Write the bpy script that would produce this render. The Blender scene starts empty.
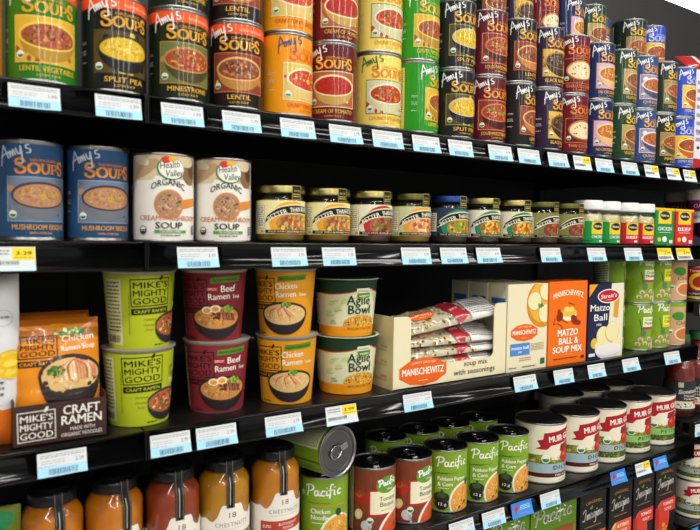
import bpy, bmesh, math, random
from math import sin, cos, pi, radians, atan2, sqrt
from mathutils import Vector, Matrix
RND = random.Random(7)
C = bpy.context.scene.collection
ZC = 1350.0                                   # camera height above the floor, mm
# ------------------------------------------------------------------ camera model (mm, X along shelf, Y into shelf, Z rel. camera)
F, PSI, PIT, ROL, D = 627.72, .5830, .0461, .0140, 772.8
_c, _s = cos(PSI), sin(PSI)
FW = Vector((_s*cos(PIT), _c*cos(PIT), -sin(PIT))); _r = Vector((_c, -_s, 0)); _u = _r.cross(FW)
RT = _r*cos(ROL)+_u*sin(ROL); UP = -_r*sin(ROL)+_u*cos(ROL)
def pj(x, y, z):
    P = Vector((x, y+D, z)); d = P.dot(FW); return 350+F*P.dot(RT)/d, 265-F*P.dot(UP)/d
def at(px, py, Y=0):
    d = FW+RT*((px-350)/F)+UP*((265-py)/F); t = (Y+D)/d.y; return d.x*t, d.z*t
def sil(px, r, Yc, Z, side=1):                # X of an upright round thing whose right (left) outline is seen at px
    lo, hi = -900, 3000
    for _ in range(36):
        m = (lo+hi)/2; v = [pj(m+r*cos(a*.13), Yc+r*sin(a*.13), Z)[0] for a in range(48)]
        if (max(v) if side == 1 else min(v)) < px: lo = m
        else: hi = m
    return m
def face_to(px, X, Yc, Z, r, u):              # turn so that the print's point u is seen at px
    tc = atan2(-X, Yc+D); best = None
    for k in range(-80, 81):
        t = tc+radians(k); q = pj(X+r*sin(t), Yc-r*cos(t), Z)[0]
        if best is None or abs(q-px) < best[0]: best = (abs(q-px), t)
    return best[1]-u/r
# ------------------------------------------------------------------ materials
def lin(h):
    if isinstance(h, str):
        h = h.lstrip('#'); c = [int(h[i:i+2], 16)/255 for i in (0, 2, 4)]
    else: c = h
    return tuple((v/12.92 if v <= .04045 else ((v+.055)/1.055)**2.4) for v in c)+(1.0,)
def mat(name, col=None, rough=.4, metal=0, coat=0, spec=.5, trans=0, ior=1.45, emit=0, bump=0, bscale=200, noise=None, var=.06):
    m = bpy.data.materials.new(name); m.use_nodes = True; nt = m.node_tree; b = nt.nodes['Principled BSDF']
    b.inputs['Roughness'].default_value = rough; b.inputs['Metallic'].default_value = metal
    b.inputs['Coat Weight'].default_value = coat; b.inputs['Coat Roughness'].default_value = .07
    b.inputs['Specular IOR Level'].default_value = spec; b.inputs['Transmission Weight'].default_value = trans
    b.inputs['IOR'].default_value = ior
    if col is None:
        a = nt.nodes.new('ShaderNodeAttribute'); a.attribute_name = 'Col'; nt.links.new(a.outputs['Color'], b.inputs['Base Color'])
    else:
        b.inputs['Base Color'].default_value = lin(col)
        if emit: b.inputs['Emission Color'].default_value = lin(col); b.inputs['Emission Strength'].default_value = emit
    tc = nt.nodes.new('ShaderNodeTexCoord')
    if noise and col is not None:
        n = nt.nodes.new('ShaderNodeTexNoise'); n.inputs['Scale'].default_value = noise[1]; n.inputs['Detail'].default_value = 6
        r = nt.nodes.new('ShaderNodeValToRGB'); r.color_ramp.elements[0].color = lin(col); r.color_ramp.elements[1].color = lin(noise[0])
        r.color_ramp.elements[0].position = .35; r.color_ramp.elements[1].position = .65
        nt.links.new(tc.outputs['Object'], n.inputs['Vector']); nt.links.new(n.outputs['Fac'], r.inputs['Fac']); nt.links.new(r.outputs['Color'], b.inputs['Base Color'])
    n = nt.nodes.new('ShaderNodeTexNoise'); n.inputs['Scale'].default_value = bscale; n.inputs['Detail'].default_value = 3
    nt.links.new(tc.outputs['Object'], n.inputs['Vector'])
    if bump:
        bp = nt.nodes.new('ShaderNodeBump'); bp.inputs['Strength'].default_value = bump; bp.inputs['Distance'].default_value = .002
        nt.links.new(n.outputs['Fac'], bp.inputs['Height']); nt.links.new(bp.outputs['Normal'], b.inputs['Normal'])
    else:
        mr = nt.nodes.new('ShaderNodeMapRange'); k = var if col is not None else .015; mr.inputs['To Min'].default_value = max(.02, rough-k); mr.inputs['To Max'].default_value = min(1, rough+k)
        nt.links.new(n.outputs['Fac'], mr.inputs['Value']); nt.links.new(mr.outputs['Result'], b.inputs['Roughness'])
    return m
M = dict(
 gloss=mat('glossy_print', rough=.3, coat=.4, spec=.2), satin=mat('satin_print', rough=.42, spec=.28), paper=mat('paper_print', rough=.6),
 film=mat('plastic_film_print', rough=.22, coat=.4, bump=.35, bscale=60),
 tin=mat('tin_metal', '#9a9894', .34, 1), lid=mat('dark_tin_lid', '#77777a', .3, 1), bright=mat('pull_ring_metal', '#b8b8b8', .22, 1),
 gold=mat('gold_lid_metal', '#9c925a', .3, 1), olive=mat('olive_lid_metal', '#55532f', .32, 1), bluelid=mat('blue_lid_metal', '#243a72', .3, .8),
 black=mat('black_shelf_enamel', '#0b0b0c', .35, spec=.4), rail=mat('black_price_rail', '#070708', .11, spec=.5, var=0), deck=mat('shelf_deck_enamel', '#0e0e0f', .3, noise=('#151516', 40)),
 back=mat('dark_grey_panel', '#2c2c2d', .5, noise=('#272728', 8)), blacklid=mat('black_jar_lid', '#121214', .25), white=mat('white_plastic_cap', '#f1f1ee', .35),
 glass=mat('jar_glass', '#f4f6f0', .03, trans=1, ior=1.45), green_cap=mat('green_cap', '#2c6a3c', .35),
 floor=mat('floor_tiles', '#b9b5ac', .25, noise=('#aaa69d', 5)), ceil=mat('ceiling_panels', '#a5a5a2', .8), lamp=mat('lamp_diffuser', '#fffdf8', .5, emit=3),
)
def thin_glass(m):
    nt = m.node_tree; b = nt.nodes['Principled BSDF']; out = [n for n in nt.nodes if n.type == 'OUTPUT_MATERIAL'][0]
    t = nt.nodes.new('ShaderNodeBsdfTransparent'); t.inputs['Color'].default_value = (.965, .985, .97, 1); g = nt.nodes.new('ShaderNodeBsdfGlossy'); g.inputs['Roughness'].default_value = .04
    lw = nt.nodes.new('ShaderNodeLayerWeight'); pw_ = nt.nodes.new('ShaderNodeMath'); pw_.operation = 'POWER'; pw_.inputs[1].default_value = 4; nt.links.new(lw.outputs['Facing'], pw_.inputs[0])
    f = nt.nodes.new('ShaderNodeMath'); f.operation = 'MULTIPLY_ADD'; f.inputs[1].default_value = .5; f.inputs[2].default_value = .035; nt.links.new(pw_.outputs[0], f.inputs[0]); x = nt.nodes.new('ShaderNodeMixShader')
    nt.links.new(f.outputs[0], x.inputs[0]); nt.links.new(t.outputs[0], x.inputs[1]); nt.links.new(g.outputs[0], x.inputs[2]); nt.links.new(x.outputs[0], out.inputs['Surface']); nt.nodes.remove(b)
thin_glass(M['glass'])
def content(name, c, c2=None, rough=.35): return mat(name, c, rough, coat=.2, noise=(c2 or c, 30))
# ------------------------------------------------------------------ flat artwork in mm, wrapped onto surfaces
_tc = {}
def text_mesh(s, bold, space):
    k = (s, bold, space)
    if k in _tc: return _tc[k]
    cu = bpy.data.curves.new('t', 'FONT'); cu.body = s; cu.size = 1; cu.resolution_u = 2; cu.offset = 0; cu.space_character = space
    o = bpy.data.objects.new('t', cu); me = bpy.data.meshes.new_from_object(o)
    vs = [(v.co.x, v.co.y) for v in me.vertices]; fs = [tuple(p.vertices) for p in me.polygons]
    bpy.data.objects.remove(o); bpy.data.curves.remove(cu); bpy.data.meshes.remove(me)
    x0 = min(v[0] for v in vs); x1 = max(v[0] for v in vs); y1 = max(v[1] for v in vs)
    cap = .73
    _tc[k] = ([((x-x0)/(x1-x0)-.5, y/cap) for x, y in vs], fs, (x1-x0)/cap)
    return _tc[k]
def smooth(p, n=5):
    if len(p) < 3: return p
    q = [p[0]]+list(p)+[p[-1]]; out = []
    for i in range(1, len(q)-2):
        a, b, c, d = q[i-1], q[i], q[i+1], q[i+2]
        for k in range(n):
            t = k/n
            out.append(tuple(.5*(2*b[j]+(c[j]-a[j])*t+(2*a[j]-5*b[j]+4*c[j]-d[j])*t*t+(3*b[j]-a[j]-3*c[j]+d[j])*t**3) for j in (0, 1)))
    out.append(p[-1]); return out
def clip_poly(p, r):
    for ax, lim, sg in ((0, r[0], 1), (0, r[2], -1), (1, r[1], 1), (1, r[3], -1)):
        o = []
        for i in range(len(p)):
            a, b = p[i-1], p[i]; ia = (a[ax]-lim)*sg >= 0; ib = (b[ax]-lim)*sg >= 0
            if ia != ib:
                t = (lim-a[ax])/(b[ax]-a[ax]); o.append((a[0]+(b[0]-a[0])*t, a[1]+(b[1]-a[1])*t))
            if ib: o.append(b)
        p = o
        if len(p) < 3: return []
    return p
class Art:
    def __init__(s): s.p = []; s.k = 0; s.big = 0; s.clip = None
    def poly(s, pts, c, z=1, faces=None):
        s.k += 1
        if faces is None:
            if s.clip: pts = clip_poly(pts, s.clip)
            if len(pts) < 3: return
            faces = [tuple(range(len(pts)))]
        w = max(p[0] for p in pts)-min(p[0] for p in pts)
        if w > 7: s.big += 1
        s.p.append((pts, faces, lin(c), z*.05+s.big*.026+(.03 if w <= 7 else 0)+s.k*.0002))
    def rect(s, x0, y0, x1, y1, c, z=1, rot=0):
        cx, cy = (x0+x1)/2, (y0+y1)/2; a = radians(rot)
        s.poly([(cx+(x-cx)*cos(a)-(y-cy)*sin(a), cy+(x-cx)*sin(a)+(y-cy)*cos(a)) for x, y in ((x0, y0), (x1, y0), (x1, y1), (x0, y1))], c, z)
    def frame(s, x0, y0, x1, y1, w, c, z=1, rot=0):
        cx, cy = (x0+x1)/2, (y0+y1)/2; a = radians(rot)
        for q in ((x0, y0, x1, y0+w), (x0, y1-w, x1, y1), (x0, y0, x0+w, y1), (x1-w, y0, x1, y1)):
            s.poly([(cx+(x-cx)*cos(a)-(y-cy)*sin(a), cy+(x-cx)*sin(a)+(y-cy)*cos(a)) for x, y in ((q[0], q[1]), (q[2], q[1]), (q[2], q[3]), (q[0], q[3]))], c, z)
    def ell(s, cx, cy, rx, ry, c, z=1, a0=0, a1=360, n=30, rot=0):
        r = radians(rot); pts = []
        m = n if a1-a0 >= 360 else n+1
        for i in range(m):
            t = radians(a0+(a1-a0)*i/n); x, y = rx*cos(t), ry*sin(t); pts.append((cx+x*cos(r)-y*sin(r), cy+x*sin(r)+y*cos(r)))
        s.poly(pts, c, z)
    def line(s, path, w, c, z=2, sm=True, nib=None, closed=False):
        P = smooth(path) if sm else path
        vs, fs = [], []
        for i in range(len(P)-1):
            (x0, y0), (x1, y1) = P[i], P[i+1]; L = math.hypot(x1-x0, y1-y0)
            if L < 1e-6: continue
            dx, dy = (x1-x0)/L, (y1-y0)/L; h = (w if nib is None else nib*abs(dx)+w*abs(dy))/2
            e = min(h*.5, L*.3); x0 -= dx*e; y0 -= dy*e; x1 += dx*e; y1 += dy*e; b = len(vs)
            vs += [(x0+dy*h, y0-dx*h), (x1+dy*h, y1-dx*h), (x1-dy*h, y1+dx*h), (x0-dy*h, y0+dx*h)]; fs.append((b, b+1, b+2, b+3))
        if fs: s.poly(vs, c, z, fs)
    def text(s, t, x, y, h, c, w=None, z=3, bold=.02, rot=0, bend=0, shear=0, space=1.0):
        vs, fs, asp = text_mesh(t, bold, space); w = w or asp*h*.9; a = radians(rot)
        q = []
        for u, v in vs:
            X = u*w+v*h*shear; Y = v*h+bend*(1-4*u*u)
            q.append((x+X*cos(a)-Y*sin(a), y+X*sin(a)+Y*cos(a)))
        s.poly(q, c, z, fs)
        if bold > .012:
            for sg in (-1, 1):
                d = min(h, 1.5*w/max(1, len(t)))*(bold-.006)*.75*sg; s.poly([(X+d*cos(a), Y+d*.4) for X, Y in q], c, z, fs)
    def specks(s, cx, cy, rx, ry, n, cols, z=3, sz=1.5, r=None):
        r = r or RND
        for _ in range(n):
            t = r.uniform(0, 2*pi); d = sqrt(r.random())*.93; x, y = cx+rx*d*cos(t), cy+ry*d*sin(t); e = sz*r.uniform(.5, 1.4)
            a = r.uniform(0, pi); k = r.uniform(.4, 1)
            s.poly([(x+e*cos(a+q*pi/3)*k, y+e*.75*sin(a+q*pi/3)) for q in range(6)], r.choice(cols), z)
    def noodles(s, cx, cy, rx, ry, n, cols, z=3, w=.8, r=None):
        r = r or RND
        for _ in range(n):
            t = r.uniform(0, 2*pi); d = r.random()*.75; x, y = cx+rx*d*cos(t), cy+ry*d*sin(t); a = r.uniform(0, 2*pi); L = ry*.5
            s.line([(x, y), (x+L*.5*cos(a)*.6, y+L*.3*sin(a)), (x+L*.8*cos(a+.9)*.6, y+L*.5*sin(a+.9))], w, r.choice(cols), z)
    def scribble(s, x0, y0, x1, y1, rows, c, z=2, h=None, r=None):            # rows of print too small to read
        r = r or RND; st = (y1-y0)/rows; h = h or st*.45
        for i in range(rows):
            x = x0; y = y1-st*(i+.75)
            while x < x1:
                L = min(r.uniform(1.5, 5), x1-x); s.rect(x, y, x+L, y+h, c, z); x += L+r.uniform(.6, 1.4)
    def barcode(s, x0, y0, x1, y1, c='#151515', z=2, r=None):
        r = r or RND; x = x0
        while x < x1:
            w = r.choice((.35, .6, .9)); s.rect(x, y0, min(x+w, x1), y1, c, z); x += w+r.choice((.4, .6, .9))
    def organic(s, x, y, r, z=4):
        s.ell(x, y, r, r, '#f4f4ee', z, n=16); s.ell(x, y, r*.82, r*.82, '#3d7a3c', z, 180, 360, n=10); s.ell(x, y, r*.82, r*.82, '#e7ecd8', z, 0, 180, n=10)
    def script(s, strokes, x, y, sx, sy, w, c, z=4, rot=0, shear=0):
        a = radians(rot)
        for st in strokes:
            P = []
            for u, v in st:
                X = u*sx+v*sy*shear; Y = v*sy; P.append((x+X*cos(a)-Y*sin(a), y+X*sin(a)+Y*cos(a)))
            s.line(P, w, c, z, nib=w*.7)
AMYS = [[(-.12, -.25), (.05, .25), (.36, 1.05)], [(.36, 1.05), (.42, .6), (.46, .05)], [(0, .3), (.3, .42), (.56, .44)],
 [(.56, .5), (.6, .08)], [(.6, .2), (.69, .5), (.74, .1)], [(.74, .2), (.84, .52), (.88, .1)], [(1.0, .56), (1.02, .2), (1.14, .12), (1.26, .58)], [(1.28, .6), (1.2, .0), (1.06, -.55), (.86, -.45)],
 [(1.42, 1.05), (1.38, .8)], [(1.72, .54), (1.56, .54), (1.53, .36), (1.68, .22), (1.64, .02), (1.44, .04)]]
PACIFIC = [[(.1, -.05), (.2, .5), (.24, 1)], [(0, .8), (.12, 1.02), (.42, 1.08), (.62, .82), (.45, .5), (.2, .46)], [(.92, .46), (.74, .5), (.66, .2), (.76, .0), (.9, .2), (.95, .5)], [(.95, .5), (.94, .1), (1.04, .02), (1.1, .15)],
 [(1.38, .42), (1.26, .52), (1.13, .25), (1.2, .0), (1.38, .08)], [(1.5, .5), (1.48, .1), (1.56, .0), (1.64, .14)], [(1.52, .74), (1.54, .8)], [(1.98, .98), (1.86, 1.1), (1.76, .8), (1.74, .2), (1.68, -.3)], [(1.6, .5), (1.96, .52)],
 [(2.04, .5), (2.02, .1), (2.12, .0)], [(2.06, .74), (2.08, .8)], [(2.52, .42), (2.4, .52), (2.27, .25), (2.34, .0), (2.54, .08)]]
IMAGINE = [[(-.02, .75), (.12, .98), (.3, 1.02), (.24, .5), (.1, .0), (-.1, .08)], [(.4, .45), (.42, 0)], [(.42, .2), (.55, .5), (.58, 0)], [(.58, .2), (.72, .5), (.75, 0)], [(1.05, .45), (.9, .48), (.85, .15), (1.0, .05), (1.07, .45), (1.1, 0)],
 [(1.4, .45), (1.25, .48), (1.2, .15), (1.35, .08), (1.42, .45)], [(1.42, .45), (1.4, -.4), (1.2, -.5)], [(1.55, .45), (1.58, 0)], [(1.56, .7), (1.57, .76)], [(1.7, .45), (1.72, 0)], [(1.72, .2), (1.86, .5), (1.9, 0)], [(2.02, .2), (2.2, .32), (2.12, .5), (2.0, .3), (2.08, .02), (2.28, .12)]]
def soups(a, x, y, W, H, c, z=3):                                             # display capitals with thick stems and thin turns
    h2 = H*.7; w = W*.044; n = w*.36
    def S(x, y, sx, sy):
        a.line([(x+sx*px, y+sy*py) for px, py in ((.86, .74), (.74, .93), (.45, 1), (.14, .86), (.16, .64), (.5, .5), (.86, .33), (.84, .1), (.5, -.02), (.2, .07), (.06, .28))], w, c, z, nib=w*.8)
        a.rect(x+sx*.8, y+sy*.7, x+sx*.88, y+sy*.98, c, z); a.rect(x+sx*.04, y, x+sx*.12, y+sy*.32, c, z)
    S(x, y, W*.22, H)
    ox = x+W*.26; ow = W*.2
    a.line([(ox+ow/2+ow/2*cos(t*pi/8), y+h2/2+h2/2*sin(t*pi/8)) for t in range(17)], w*1.25, c, z, sm=False, nib=n)
    ux = ox+ow+W*.04; uw = W*.17
    a.line([(ux+uw*.12, y+h2), (ux+uw*.12, y+h2*.3), (ux+uw*.45, y), (ux+uw*.85, y+h2*.25), (ux+uw*.88, y+h2)], w, c, z, nib=n)
    for q in (.12, .88): a.rect(ux+uw*q-w, y+h2-n, ux+uw*q+w, y+h2, c, z)
    px = ux+uw+W*.03; pw = W*.14
    a.rect(px, y, px+w, y+h2, c, z); a.rect(px-w*.5, y, px+w*1.5, y+n, c, z); a.rect(px-w*.5, y+h2-n, px+w, y+h2, c, z)
    a.line([(px+w, y+h2*.97), (px+pw*.7, y+h2*.93), (px+pw, y+h2*.7), (px+pw*.7, y+h2*.45), (px+w, y+h2*.42)], w*.8, c, z, nib=n)
    S(px+pw+W*.02, y, W*.15, H*.9)
def bowl(a, cx, cy, rx, ry, dep, bc, rim, soup, cols, n=40, z=3, sz=1.5, clip=None, noodle=False):
    a.clip = clip; R = random.Random(int(cx*7+cy*3+n+rx))
    a.ell(cx, cy, rx, dep, bc, z, 180, 360, n=22); a.ell(cx, cy, rx*1.02, ry*1.04, rim, z); a.ell(cx, cy-ry*.03, rx*.93, ry*.88, soup, z)
    if noodle: a.noodles(cx, cy, rx*.85, ry*.8, n//2, cols, z, w=sz*.55, r=R)
    a.specks(cx, cy-ry*.03, rx*.85, ry*.76, n, cols, z, sz, R); a.clip = None
# ------------------------------------------------------------------ mesh builder with a print colour per face
class B:
    def __init__(s): s.bm = bmesh.new(); s.cl = s.bm.loops.layers.float_color.new('Col'); s.mats = []
    def mi(s, m):
        m = M[m] if isinstance(m, str) else m
        if m not in s.mats: s.mats.append(m)
        return s.mats.index(m)
    def setf(s, f, c, m, sm):
        f.material_index = m; f.smooth = sm
        for l in f.loops: l[s.cl] = c
    def art(s, a, fn, m='gloss', step=0, ystep=0, sm=None):
        t = bmesh.new(); k = t.faces.layers.int.new('k'); cols = []
        for pts, faces, c, z in a.p:
            cols.append(c); vs = [t.verts.new((x, y, z)) for x, y in pts]
            for f in faces:
                try: q = t.faces.new([vs[i] for i in f]); q[k] = len(cols)-1
                except ValueError: pass
        for ax, st in ((0, step), (1, ystep)):
            if st and t.verts:
                lo = min(v.co[ax] for v in t.verts); hi = max(v.co[ax] for v in t.verts); n = [0, 0, 0]; n[ax] = 1; i = math.ceil(lo/st)
                while i*st < hi:
                    co = [0, 0, 0]; co[ax] = i*st+.001
                    ed = [e for e in t.edges if (e.verts[0].co[ax]-co[ax])*(e.verts[1].co[ax]-co[ax]) < 0]
                    if ed:
                        fc = {f for e in ed for f in e.link_faces}; g = list(fc)+list({e for f in fc for e in f.edges})+list({v for f in fc for v in f.verts})
                        bmesh.ops.bisect_plane(t, geom=g, plane_co=co, plane_no=n, dist=1e-5)
                    i += 1
        mp = {v: s.bm.verts.new(Vector(fn(v.co.x, v.co.y, v.co.z))*.001) for v in t.verts}; mi = s.mi(m)
        for f in t.faces:
            try: q = s.bm.faces.new([mp[v] for v in f.verts])
            except ValueError: continue
            s.setf(q, cols[f[k]], mi, bool(step) if sm is None else sm)
        t.free()
    def grid(s, pts, c, m, sm=True, closed=False, flip=False):
        vs = [[s.bm.verts.new(Vector(p)*.001) for p in row] for row in pts]; mi = s.mi(m); c = lin(c)
        for i in range(len(vs)-1):
            n = len(vs[i])
            for j in range(n if closed else n-1):
                j2 = (j+1) % n
                try: s.setf(s.bm.faces.new([vs[i][j], vs[i][j2], vs[i+1][j2], vs[i+1][j]]), c, mi, sm)
                except ValueError: pass
        return vs
    def rev(s, prof, c='#888888', m='tin', seg=52, cx=0, cy=0, sm=True, mtx=None):
        rows = []
        for r, z in prof:
            row = [Vector((cx+max(r, .01)*sin(2*pi*i/seg), cy-max(r, .01)*cos(2*pi*i/seg), z)) for i in range(seg)]
            if mtx: row = [mtx @ p for p in row]
            rows.append(row)
        vs = s.grid(rows, c, m, sm, closed=True)
        mi = s.mi(m)
        for row, rr in ((vs[0], prof[0][0]), (vs[-1], prof[-1][0])):
            if rr > .02: s.setf(s.bm.faces.new(row), lin(c), mi, False)
        return s
    def box(s, x0, y0, z0, x1, y1, z1, c='#888888', m='satin', bev=0):
        t = bmesh.new(); bmesh.ops.create_cube(t, size=1)
        for v in t.verts: v.co = Vector(((x0+x1)/2+v.co.x*(x1-x0), (y0+y1)/2+v.co.y*(y1-y0), (z0+z1)/2+v.co.z*(z1-z0)))
        if bev: bmesh.ops.bevel(t, geom=t.edges[:], offset=bev, segments=2, affect='EDGES')
        mp = {v: s.bm.verts.new(v.co*.001) for v in t.verts}; mi = s.mi(m)
        for f in t.faces: s.setf(s.bm.faces.new([mp[v] for v in f.verts]), lin(c), mi, False)
        t.free(); return s
    def tube(s, path, r, c='#888888', m='bright', seg=8, closed=False):
        rows = []; n = len(path)
        for i, p in enumerate(path):
            p = Vector(p); a = Vector(path[(i-1) % n] if closed or i else path[0]); b = Vector(path[(i+1) % n] if closed or i < n-1 else path[-1])
            d = (b-a).normalized(); q = d.orthogonal().normalized()
            if abs(d.z) < .9: q = Vector((0, 0, 1)).cross(d).normalized()
            w = d.cross(q); rows.append([p+(q*cos(2*pi*k/seg)+w*sin(2*pi*k/seg))*r for k in range(seg)])
        if closed: rows.append(rows[0])
        s.grid(rows, c, m, True, closed=True); return s
    def extr(s, prof, x0, x1, c, m, bev=False):                               # (y,z) outline swept along X, ends closed
        a = [s.bm.verts.new(Vector((x0, y, z))*.001) for y, z in prof]; b = [s.bm.verts.new(Vector((x1, y, z))*.001) for y, z in prof]; mi = s.mi(m); n = len(prof); c = lin(c)
        for i in range(n): s.setf(s.bm.faces.new([a[i], a[(i+1) % n], b[(i+1) % n], b[i]]), c, mi, bev)
        for e in (a, b): s.setf(s.bm.faces.new(e), c, mi, False)
        return s
    def mesh(s, name):
        bmesh.ops.recalc_face_normals(s.bm, faces=s.bm.faces)
        me = bpy.data.meshes.new(name); s.bm.to_mesh(me); s.bm.free()
        for m in s.mats: me.materials.append(m)
        return me
    def obj(s, name, parent=None):
        o = bpy.data.objects.new(name, s.mesh(name)); C.objects.link(o)
        if parent: o.parent = parent
        return o
def empty(name):
    o = bpy.data.objects.new(name, None); o.empty_display_size = .03; C.objects.link(o); return o
def place(o, x, y, z, rz=0, label=None, cat=None, group=None):
    o.location = (x*.001, y*.001, (z+ZC)*.001); o.rotation_euler = (0, 0, rz)
    if label: o['label'] = label
    if cat: o['category'] = cat
    if group: o['group'] = group
    return o
USED = set()
def inst(proto, x, y, z, rz, label, group):
    if proto.name not in USED: USED.add(proto.name); o = proto
    else: o = copy_tree(proto)
    o['label'] = label
    if group: o['group'] = group
    place(o, x, y, z, rz); return o
def copy_tree(o, parent=None):
    c = o.copy(); C.objects.link(c); c.parent = parent
    for ch in list(o.children): copy_tree(ch, c)
    return c
def struct(o, extra=None): o['kind'] = 'structure'; return o
def cyl(r): return lambda u, v, z: ((r+z)*sin(u/r), -(r+z)*cos(u/r), v)
def cone(r0, r1, z0, z1):
    rm = (r0+r1)/2
    def f(u, v, z):
        r = r0+(r1-r0)*(v-z0)/(z1-z0)+z; return (r*sin(u/rm), -r*cos(u/rm), v)
    return f
def front(y=0): return lambda u, v, z: (u, y-z, v)
def leftside(x=0): return lambda u, v, z: (x-z, -u, v)                         # u runs from back to front

# ------------------------------------------------------------------ cans
def can_body(e, r, H, pull=False):
    b = B(); b.rev([(r-2.2, 1.2), (r-1, 0), (r+.6, .3), (r+.7, 2.4), (r-.3, 3.6), (r-.3, H-3.6), (r+.7, H-2.4), (r+.7, H-.2), (r-.2, H), (r-1.2, H-.4), (r-1.4, H-3.2)], m='tin'); b.obj('can_body', e)
    l = B(); l.rev([(r-1.2, H-3.0), (r-5, H-3.2), (r-6, H-2.3), (r-8, H-2.3), (r-9, H-3.2), (3, H-3.2), (.01, H-3.2)], m='lid' if pull else 'tin'); lo = l.obj('lid', e)
    if pull:
        p = B(); P = [(9.5*cos(t*pi/8), 3+12*sin(t*pi/8), H-1.4+.6*sin(t*pi/8)) for t in range(16)]
        p.tube(P, 1.5, closed=True); p.box(-5, -22, H-3, 5, -8, H-1.2, m='bright', bev=.5); p.obj('pull_ring', lo)
def make_can(name, art, r, H, cat, m='gloss', pull=False, z0=3.4):
    e = empty(name); e['category'] = cat
    can_body(e, r, H, pull)
    b = B(); b.art(art, lambda u, v, z: cyl(r)(u, v+z0, z), m, step=2.6); b.obj('label', e); return e
def amy(bg, title, pic, soup, cols, bc, rim='#d9b25c', sc='#e3a12a', lc='#f2f2f2', tc='#e9b43c', band=None, frame=None, sub='ORGANIC', side='#c9c9bd', panel=None, big=False, low='LOW FAT'):
    a = Art(); a.rect(-117.6, 0, 117.6, 106, bg, 0)
    if band: a.rect(-117, 93, 117, 106, band, 1); a.text('LIGHT IN SODIUM', 20, 97, 3.4, '#f7d9b0', 36)
    a.rect(-105, 4, -68, 100, panel or '#e8dcae', 1); a.scribble(-103, 30, -71, 97, 20, '#4a3a20', 2); a.barcode(-102, 8, -74, 26)
    a.scribble(-56, 52, -46, 56, 2, side); a.scribble(-56, 40, -46, 46, 3, side); a.scribble(-56, 30, -47, 33, 1, side)
    a.rect(70, 4, 104, 100, panel or '#e8dcae', 1); a.scribble(73, 8, 101, 97, 26, '#4a3a20', 2)
    a.script(AMYS, -40, 85, 20.5, 16, 1.5, lc, z=6, rot=20)
    soups(a, -25, 73, 56, 16, sc, 4); a.text(sub, 6, 86.2, 3.4, sc, 30)
    if big:
        a.scribble(-16, 66, 36, 71, 2, sc, 3)
        a.frame(-34, 17, 36, 64, 1, sc, 2); bowl(a, 3, 42, 31, 18, 24, bc, rim, soup, cols, 46, sz=1.9, clip=(-33, 18, 35, 62))
    else:
        a.rect(-34, 17.5, 36, 69, frame or rim, 1); a.rect(-32.8, 18.7, 34.8, 67.8, pic, 2)
        a.clip = (-32.8, 18.7, 34.8, 67.8); R = random.Random(len(title)); a.specks(0, 42, 40, 26, 26, [bc, rim, pic, soup], 2, 5, R); a.clip = None
        bowl(a, 3, 48, 31.5, 15, 28, bc, rim, soup, cols, 90, sz=2.1, clip=(-32.8, 18.7, 34.8, 67.8))
    a.organic(-27, 26, 4.3); a.text(title, 2, 8.5, 6.2, tc, min(60, 5.1*len(title)), bold=.03); a.text(low, 2, 3.2, 2.8, tc, 24)
    return a
RD = ['#c8402a', '#8a2a1c', '#d9853a', '#5d7a2c']; BN = ['#7a3a22', '#b5673c', '#cf8a4a', '#4f2a1a']; YL = ['#e8c83a', '#c79d20', '#f0da66']
OR = '#f05a1e'
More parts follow.
